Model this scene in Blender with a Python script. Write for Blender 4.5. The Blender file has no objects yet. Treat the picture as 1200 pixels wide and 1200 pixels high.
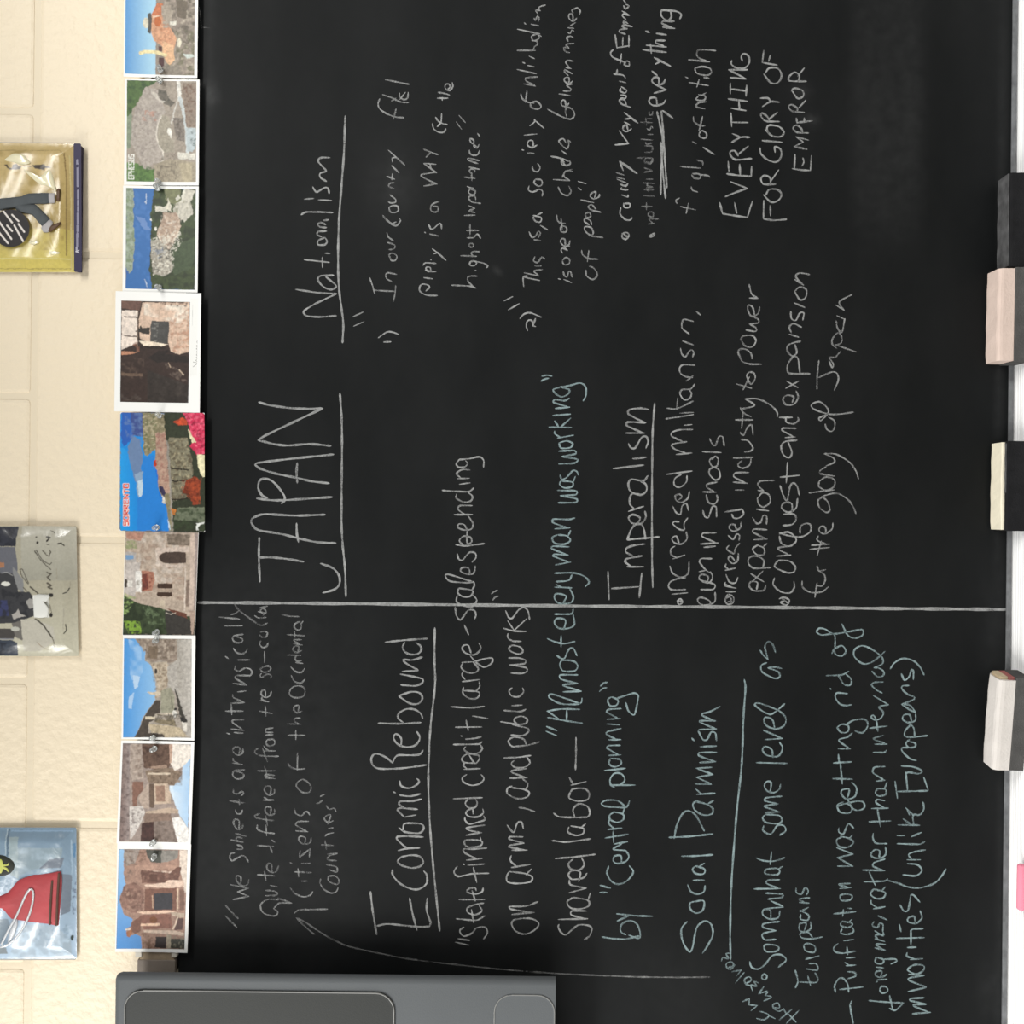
import bpy, bmesh, math, random
import numpy as np
from mathutils import Vector, Matrix

C = bpy.context.scene.collection
SC = bpy.context.scene

# ------------------------------------------------------------------ camera
FPX = 600 / math.tan(math.radians(25))          # focal length in pixels (1200 px frame)
SCL = 1.205e-3                                  # metres per pixel on the board face
YB = -0.020                                     # board face
CAM = Vector((0.0, YB - FPX * SCL, 1.62))
TH = 0.011
RGT = Vector((math.sin(TH), 0, -math.cos(TH)))
UPV = Vector((math.cos(TH), 0, math.sin(TH)))
cam_d = bpy.data.cameras.new('camera')
cam_d.lens = 18 / math.tan(math.radians(25)); cam_d.sensor_width = 36
cam = bpy.data.objects.new('camera', cam_d); C.objects.link(cam)
M = Matrix((RGT, UPV, Vector((0, -1, 0)))).transposed().to_4x4()
M.translation = CAM
cam.matrix_world = M
SC.camera = cam

def P(px, py, y=YB):
    """where the sight line of a photo pixel meets the upright plane at depth y"""
    d = Vector((0, 1, 0)) + RGT * ((px - 600) / FPX) - UPV * ((py - 600) / FPX)
    return CAM + d * (y - CAM.y)

# ------------------------------------------------------------------ light
w = bpy.data.worlds.new('room_light'); SC.world = w; w.use_nodes = True
bg = w.node_tree.nodes['Background']
bg.inputs[0].default_value = (0.97, 0.98, 1.0, 1); bg.inputs[1].default_value = 0.36

def area(name, loc, target, sx, sy, power, col):
    l = bpy.data.lights.new(name, 'AREA'); l.shape = 'RECTANGLE'; l.size = sx; l.size_y = sy
    l.energy = power; l.color = col
    o = bpy.data.objects.new(name, l); C.objects.link(o)
    o.location = loc
    o.rotation_euler = (Vector(target) - Vector(loc)).to_track_quat('-Z', 'Y').to_euler()
    return o
area('window_light', (-2.3, -1.3, 2.1), (-0.2, 0, 1.6), 1.2, 1.5, 34, (1.0, 0.99, 0.97))
area('ceiling_lamp', (1.25, -1.3, 2.72), (1.25, -1.3, 0), 1.4, 0.5, 50, (1.0, 0.985, 0.95))
area('ceiling_lamp', (-1.5, -1.15, 2.72), (-1.5, -1.15, 0), 1.0, 0.5, 36, (1.0, 0.985, 0.95))

vs = SC.view_settings
vs.view_transform = 'Standard'; vs.look = 'None'; vs.exposure = 0.0; vs.gamma = 1; vs.use_curve_mapping = False

# ------------------------------------------------------------------ helpers
def lin(h, k=1.0):
    h = h.lstrip('#')
    out = []
    for i in (0, 2, 4):
        c = int(h[i:i+2], 16) / 255
        out.append(k * (c / 12.92 if c <= .04045 else ((c + .055) / 1.055) ** 2.4))
    return out

def mat(name, col, rough=.6, spec=.3, metal=0, bump=0, bscale=200, var=0, vscale=20, trans=0, coat=0):
    m = bpy.data.materials.new(name); m.use_nodes = True
    nt = m.node_tree; b = nt.nodes['Principled BSDF']
    c = list(lin(col)) + [1] if isinstance(col, str) else list(col) + [1]
    b.inputs['Base Color'].default_value = c
    b.inputs['Roughness'].default_value = rough
    b.inputs['Specular IOR Level'].default_value = spec
    b.inputs['Metallic'].default_value = metal
    b.inputs['Transmission Weight'].default_value = trans
    b.inputs['Coat Weight'].default_value = coat
    tc = nt.nodes.new('ShaderNodeTexCoord')
    n = nt.nodes.new('ShaderNodeTexNoise'); n.inputs['Scale'].default_value = vscale
    n.inputs['Detail'].default_value = 4
    nt.links.new(tc.outputs['Object'], n.inputs['Vector'])
    mx = nt.nodes.new('ShaderNodeMix'); mx.data_type = 'RGBA'
    mx.inputs['A'].default_value = [max(0, v * (1 - var)) for v in c[:3]] + [1]
    mx.inputs['B'].default_value = [min(1, v * (1 + var)) for v in c[:3]] + [1]
    nt.links.new(n.outputs['Fac'], mx.inputs['Factor'])
    nt.links.new(mx.outputs['Result'], b.inputs['Base Color'])
    if bump:
        n2 = nt.nodes.new('ShaderNodeTexNoise'); n2.inputs['Scale'].default_value = bscale
        n2.inputs['Detail'].default_value = 3
        nt.links.new(tc.outputs['Object'], n2.inputs['Vector'])
        bp = nt.nodes.new('ShaderNodeBump'); bp.inputs['Strength'].default_value = 1
        bp.inputs['Distance'].default_value = bump
        nt.links.new(n2.outputs['Fac'], bp.inputs['Height'])
        nt.links.new(bp.outputs['Normal'], b.inputs['Normal'])
    return m

def link(name, me, m=None, parent=None):
    o = bpy.data.objects.new(name, me); C.objects.link(o)
    if m: me.materials.append(m)
    if parent: o.parent = parent; o.matrix_parent_inverse = parent.matrix_world.inverted()
    return o

def obj(name, bm, m, parent=None, smooth=False):
    bmesh.ops.recalc_face_normals(bm, faces=bm.faces)
    me = bpy.data.meshes.new(name); bm.to_mesh(me); bm.free()
    if smooth: me.polygons.foreach_set('use_smooth', [True] * len(me.polygons))
    return link(name, me, m, parent)

def tag(o, label, cat, group=None):
    o['label'] = label; o['category'] = cat
    if group: o['group'] = group
    return o

def empty(name, loc=(0, 0, 0)):
    o = bpy.data.objects.new(name, None); C.objects.link(o); o.location = loc
    o.empty_display_size = .02
    bpy.context.view_layer.update()
    return o

def box(bm, x0, x1, y0, y1, z0, z1, bev=0, seg=2):
    vs_ = [bm.verts.new((x, y, z)) for x in (x0, x1) for y in (y0, y1) for z in (z0, z1)]
    idx = [(0, 1, 3, 2), (4, 6, 7, 5), (0, 4, 5, 1), (2, 3, 7, 6), (0, 2, 6, 4), (1, 5, 7, 3)]
    fs = [bm.faces.new([vs_[i] for i in f]) for f in idx]
    if bev:
        es = list({e for f in fs for e in f.edges})
        bmesh.ops.bevel(bm, geom=es, offset=bev, segments=seg, profile=.5, affect='EDGES')

def bbox_obj(name, dims, m, parent=None, bev=0, seg=2, smooth=False):
    bm = bmesh.new(); box(bm, *dims, bev=bev, seg=seg)
    return obj(name, bm, m, parent, smooth)

# ------------------------------------------------------------------ the wall of painted blocks
wall_col = (0.82, 0.71, 0.53)
m_wall = mat('cream_block_paint', wall_col, rough=.45, spec=.35, bump=.0022, bscale=75, var=.02, vscale=6)
m_joint = mat('cream_painted_mortar', (0.77, 0.67, 0.50), rough=.5, spec=.3, bump=.0004, bscale=150, var=.02)
wall = bbox_obj('wall_back', (-2.4, 2.4, 0.0017, 0.20, 0, 2.75), m_joint); wall['kind'] = 'structure'
PITCH = 334 * SCL * (-CAM.y) / (YB - CAM.y) ; COURSE = PITCH / 2
ZJ = P(39, 500, 0).z
XA = P(20, 464, 0).x; XB = P(100, 298.5, 0).x
def block_mesh():
    bm = bmesh.new()
    j = .0040
    x, z = PITCH / 2 - j, COURSE / 2 - j
    ring = []
    prof = [(0, .0026), (.0018, .0008), (.0055, 0.0)]
    R = []
    for ins, y in prof:
        pts = []
        r = .006
        for cx, cz, a0 in ((x - r, z - r, 0), (-x + r, z - r, 90), (-x + r, -z + r, 180), (x - r, -z + r, 270)):
            for k in range(3):
                a = math.radians(a0 + 45 * k)
                pts.append(bm.verts.new((cx + (r - ins) * math.cos(a), y, cz + (r - ins) * math.sin(a))))
        R.append(pts)
    n = len(R[0])
    for a, b in zip(R, R[1:]):
        for i in range(n):
            bm.faces.new((a[i], a[(i + 1) % n], b[(i + 1) % n], b[i]))
    bm.faces.new(R[-1])
    bmesh.ops.recalc_face_normals(bm, faces=bm.faces)
    bm.normal_update()
    if sum((f.normal.y for f in bm.faces)) > 0: bmesh.ops.reverse_faces(bm, faces=bm.faces)
    me = bpy.data.meshes.new('block'); bm.to_mesh(me); bm.free()
    me.materials.append(m_wall)
    return me
bme = block_mesh()
for r in range(-8, 16):
    zc = ZJ + (r + .5) * COURSE
    if zc - COURSE / 2 < 0 or zc + COURSE / 2 > 2.75: continue
    x0 = XA if r % 2 == 0 else XB
    for k in range(-7, 8):
        xc = x0 + (k + .5) * PITCH
        if abs(xc) > 2.2: continue
        o = bpy.data.objects.new('block', bme); C.objects.link(o); o.location = (xc, 0, zc); o.parent = wall
m_floor = mat('grey_speckled_floor', (0.42, 0.40, 0.36), rough=.5, var=.15, vscale=60)
fl = bbox_obj('floor', (-2.4, 2.4, -3.2, 0.2, -0.1, 0), m_floor); fl['kind'] = 'structure'

# ------------------------------------------------------------------ chalkboard
board = empty('chalkboard', (0, -0.01, P(1184, 600).z))
tag(board, 'large black chalkboard on the wall covered in handwritten white and pale teal chalk notes', 'chalkboard')
ZT = P(1186, 600).z                      # tray surface meets the board
ZTOP = P(207, 1130, -0.027).z - .0005             # upper edge of the slate, under the rail
def board_material():
    m = bpy.data.materials.new('black_slate'); m.use_nodes = True
    nt = m.node_tree; b = nt.nodes['Principled BSDF']; L = nt.links.new
    tc = nt.nodes.new('ShaderNodeTexCoord')
    n1 = nt.nodes.new('ShaderNodeTexNoise'); n1.inputs['Scale'].default_value = 3.2; n1.inputs['Detail'].default_value = 6
    n1.inputs['Roughness'].default_value = .6
    mp = nt.nodes.new('ShaderNodeMapping'); mp.inputs['Scale'].default_value = (1, 1, 2.2)
    L(tc.outputs['Object'], mp.inputs['Vector']); L(mp.outputs['Vector'], n1.inputs['Vector'])
    n2 = nt.nodes.new('ShaderNodeTexNoise'); n2.inputs['Scale'].default_value = 55; n2.inputs['Detail'].default_value = 5
    L(tc.outputs['Object'], n2.inputs['Vector'])
    at = nt.nodes.new('ShaderNodeAttribute'); at.attribute_name = 'dust'
    r1 = nt.nodes.new('ShaderNodeMapRange'); r1.inputs['From Min'].default_value = .35; r1.inputs['From Max'].default_value = .75
    r1.inputs['To Min'].default_value = 0; r1.inputs['To Max'].default_value = .007
    L(n1.outputs['Fac'], r1.inputs['Value'])
    mu = nt.nodes.new('ShaderNodeMath'); mu.operation = 'MULTIPLY'
    L(at.outputs['Fac'], mu.inputs[0]); L(n2.outputs['Fac'], mu.inputs[1])
    ad = nt.nodes.new('ShaderNodeMath'); L(r1.outputs['Result'], ad.inputs[0]); L(mu.outputs[0], ad.inputs[1])
    mx = nt.nodes.new('ShaderNodeMix'); mx.data_type = 'RGBA'
    mx.inputs['A'].default_value = (.0036, .0044, .0046, 1); mx.inputs['B'].default_value = (.75, .76, .76, 1)
    L(ad.outputs[0], mx.inputs['Factor']); L(mx.outputs['Result'], b.inputs['Base Color'])
    b.inputs['Roughness'].default_value = .62; b.inputs['Specular IOR Level'].default_value = .16
    return m
m_board = board_material()
# slate panel: front face is a fine grid that carries the dust smudges
bx0, bx1 = -1.15, 1.15
nx, nz = 231, 118
bm = bmesh.new(); box(bm, bx0, bx1, YB + .0005, -0.0005, ZT + .0004, ZTOP, bev=0)
back = obj('slate_core', bm, m_board, board)
xs = np.linspace(bx0, bx1, nx); zs = np.linspace(ZT + .0004, ZTOP, nz)
X, Z = np.meshgrid(xs, zs)
co = np.stack([X.ravel(), np.full(X.size, YB), Z.ravel()], 1)
def grid_faces(nu, nv):
    i = np.arange((nu - 1) * (nv - 1)); r = i // (nu - 1); c = i % (nu - 1); a = r * nu + c
    return np.stack([a, a + 1, a + 1 + nu, a + nu], 1)
def mesh_np(name, co, faces, smooth=True):
    me = bpy.data.meshes.new(name)
    me.vertices.add(len(co)); me.vertices.foreach_set('co', np.asarray(co, dtype=np.float32).ravel())
    me.loops.add(faces.size); me.loops.foreach_set('vertex_index', faces.astype(np.int32).ravel())
    me.polygons.add(len(faces)); me.polygons.foreach_set('loop_start', np.arange(0, faces.size, 4, dtype=np.int32))
    me.update(calc_edges=True)
    me.polygons.foreach_set('use_smooth', np.full(len(faces), smooth))
    return me
me = mesh_np('slate_face', co, grid_faces(nx, nz))
def to_px(X, Y, Z):
    dx, dy, dz = X - CAM.x, Y - CAM.y, Z - CAM.z
    u = (dx * RGT.x + dz * RGT.z) / dy; v = (dx * UPV.x + dz * UPV.z) / dy
    return 600 + FPX * u, 600 - FPX * v
pu, pv = to_px(X, YB, Z)
dust = np.full(X.shape, .002)
def smudge(cx, cy, rx, ry, amt, p=2):
    global dust
    dust = dust + amt * np.exp(-((abs(pu - cx) / rx) ** p + (abs(pv - cy) / ry) ** p))
smudge(1040, 60, 42, 220, .019, 6)         # broad wiped strip at the right
smudge(1070, 120, 14, 130, .007)
smudge(246, 110, 7, 12, .09); smudge(247, 60, 6, 200, .022); smudge(243, 300, 6, 50, .03); smudge(240, 760, 10, 60, .012)
smudge(462, 215, 24, 34, .022); smudge(300, 900, 110, 230, .014, 4)
smudge(582, 318, 5, 2, .03); smudge(950, 140, 8, 6, .05); smudge(940, 107, 10, 8, .03)
smudge(1172, 600, 4, 900, .02, 4); smudge(1160, 740, 12, 60, .012); smudge(1160, 1160, 12, 30, .02); smudge(1130, 0, 12, 40, .006)
smudge(780, 1160, 60, 60, .006); smudge(252, 763, 2, 2, .05); smudge(242, 817, 2, 2, .06)
a = me.attributes.new('dust', 'FLOAT', 'POINT'); a.data.foreach_set('value', dust.ravel().astype(np.float32))
link('slate_face', me, m_board, board)
# bottom trim with chalk dust
m_trim = mat('dusty_grey_aluminium_trim', (0.16, 0.165, 0.17), rough=.55, spec=.4, metal=.2, var=.7, vscale=70)
bbox_obj('bottom_trim', (bx0, bx1, YB - .0035, YB + .0004, ZT + .0006, ZT + .0075), m_trim, board, bev=.001)

# ------------------------------------------------------------------ chalk strokes
TILES = dict(a=(230, 0, 6), b=(420, 0, 6), c=(600, 0, 6), d=(780, 0, 6), e=(230, 180, 6), f=(420, 180, 6), g=(600, 180, 6),
    h=(780, 180, 6), i=(230, 360, 6), j=(420, 360, 6), k=(600, 360, 6), l=(780, 360, 6), m=(230, 540, 6), n=(420, 540, 6),
    o=(600, 540, 6), p=(780, 540, 6), q=(230, 700, 6), r=(420, 700, 6), s=(600, 700, 6), t=(780, 700, 6), u=(230, 880, 6),
    v=(420, 880, 6), w=(600, 880, 6), x=(780, 880, 6), y=(600, 1000, 6), z=(780, 1000, 6), A=(920, 1000, 6), B=(920, 720, 6),
    C=(920, 860, 6), D=(880, 300, 6), E=(880, 480, 5), F=(420, 1000, 6), G=(500, 700, 8), H=(500, 850, 8), X=(230, 1060, 6))
TILES['0'] = (0, 0, 1)

def smooth_line(p, step=1.6):
    p = [np.array(q, float) for q in p]
    if len(p) < 3: 
        n = max(2, int(np.linalg.norm(p[1] - p[0]) / 4))
        return [p[0] + (p[1] - p[0]) * t for t in np.linspace(0, 1, n + 1)]
    out = []
    q = [2 * p[0] - p[1]] + p + [2 * p[-1] - p[-2]]
    for i in range(1, len(q) - 2):
        d = np.linalg.norm(q[i + 1] - q[i]); n = max(2, min(14, int(d / step)))
        m1 = (q[i + 1] - q[i - 1]) * .5; m2 = (q[i + 2] - q[i]) * .5
        l1, l2 = np.linalg.norm(m1), np.linalg.norm(m2)
        if l1 > d: m1 = m1 * d / l1
        if l2 > d: m2 = m2 * d / l2
        for t in np.arange(n) / n:
            t2, t3 = t * t, t * t * t
            out.append((2 * t3 - 3 * t2 + 1) * q[i] + (t3 - 2 * t2 + t) * m1 + (-2 * t3 + 3 * t2) * q[i + 1] + (t3 - t2) * m2)
    out.append(p[-1])
    return out

chalk_mats = {}
def chalk_mat(kind, alpha):
    key = (kind, alpha)
    if key in chalk_mats: return chalk_mats[key]
    m = bpy.data.materials.new('teal_chalk' if kind == 't' else 'white_chalk'); m.use_nodes = True
    nt = m.node_tree; b = nt.nodes['Principled BSDF']; L = nt.links.new
    col = (.285, .375, .385, 1) if kind == 't' else (.37, .375, .37, 1)
    b.inputs['Base Color'].default_value = col; b.inputs['Roughness'].default_value = .9
    b.inputs['Specular IOR Level'].default_value = .05
    tc = nt.nodes.new('ShaderNodeTexCoord')
    n = nt.nodes.new('ShaderNodeTexNoise'); n.inputs['Scale'].default_value = 520; n.inputs['Detail'].default_value = 2
    L(tc.outputs['Object'], n.inputs['Vector'])
    n2 = nt.nodes.new('ShaderNodeTexNoise'); n2.inputs['Scale'].default_value = 45; n2.inputs['Detail'].default_value = 1
    L(tc.outputs['Object'], n2.inputs['Vector'])
    ad = nt.nodes.new('ShaderNodeMath'); ad.operation = 'ADD'
    L(n.outputs['Fac'], ad.inputs[0]); L(n2.outputs['Fac'], ad.inputs[1])
    r = nt.nodes.new('ShaderNodeMapRange'); r.inputs['From Min'].default_value = .65; r.inputs['From Max'].default_value = 1.35
    r.inputs['To Min'].default_value = max(0, alpha - .38); r.inputs['To Max'].default_value = min(1, alpha + .38)
    L(ad.outputs[0], r.inputs['Value']); L(r.outputs['Result'], b.inputs['Alpha'])
    chalk_mats[key] = m
    return m

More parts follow.
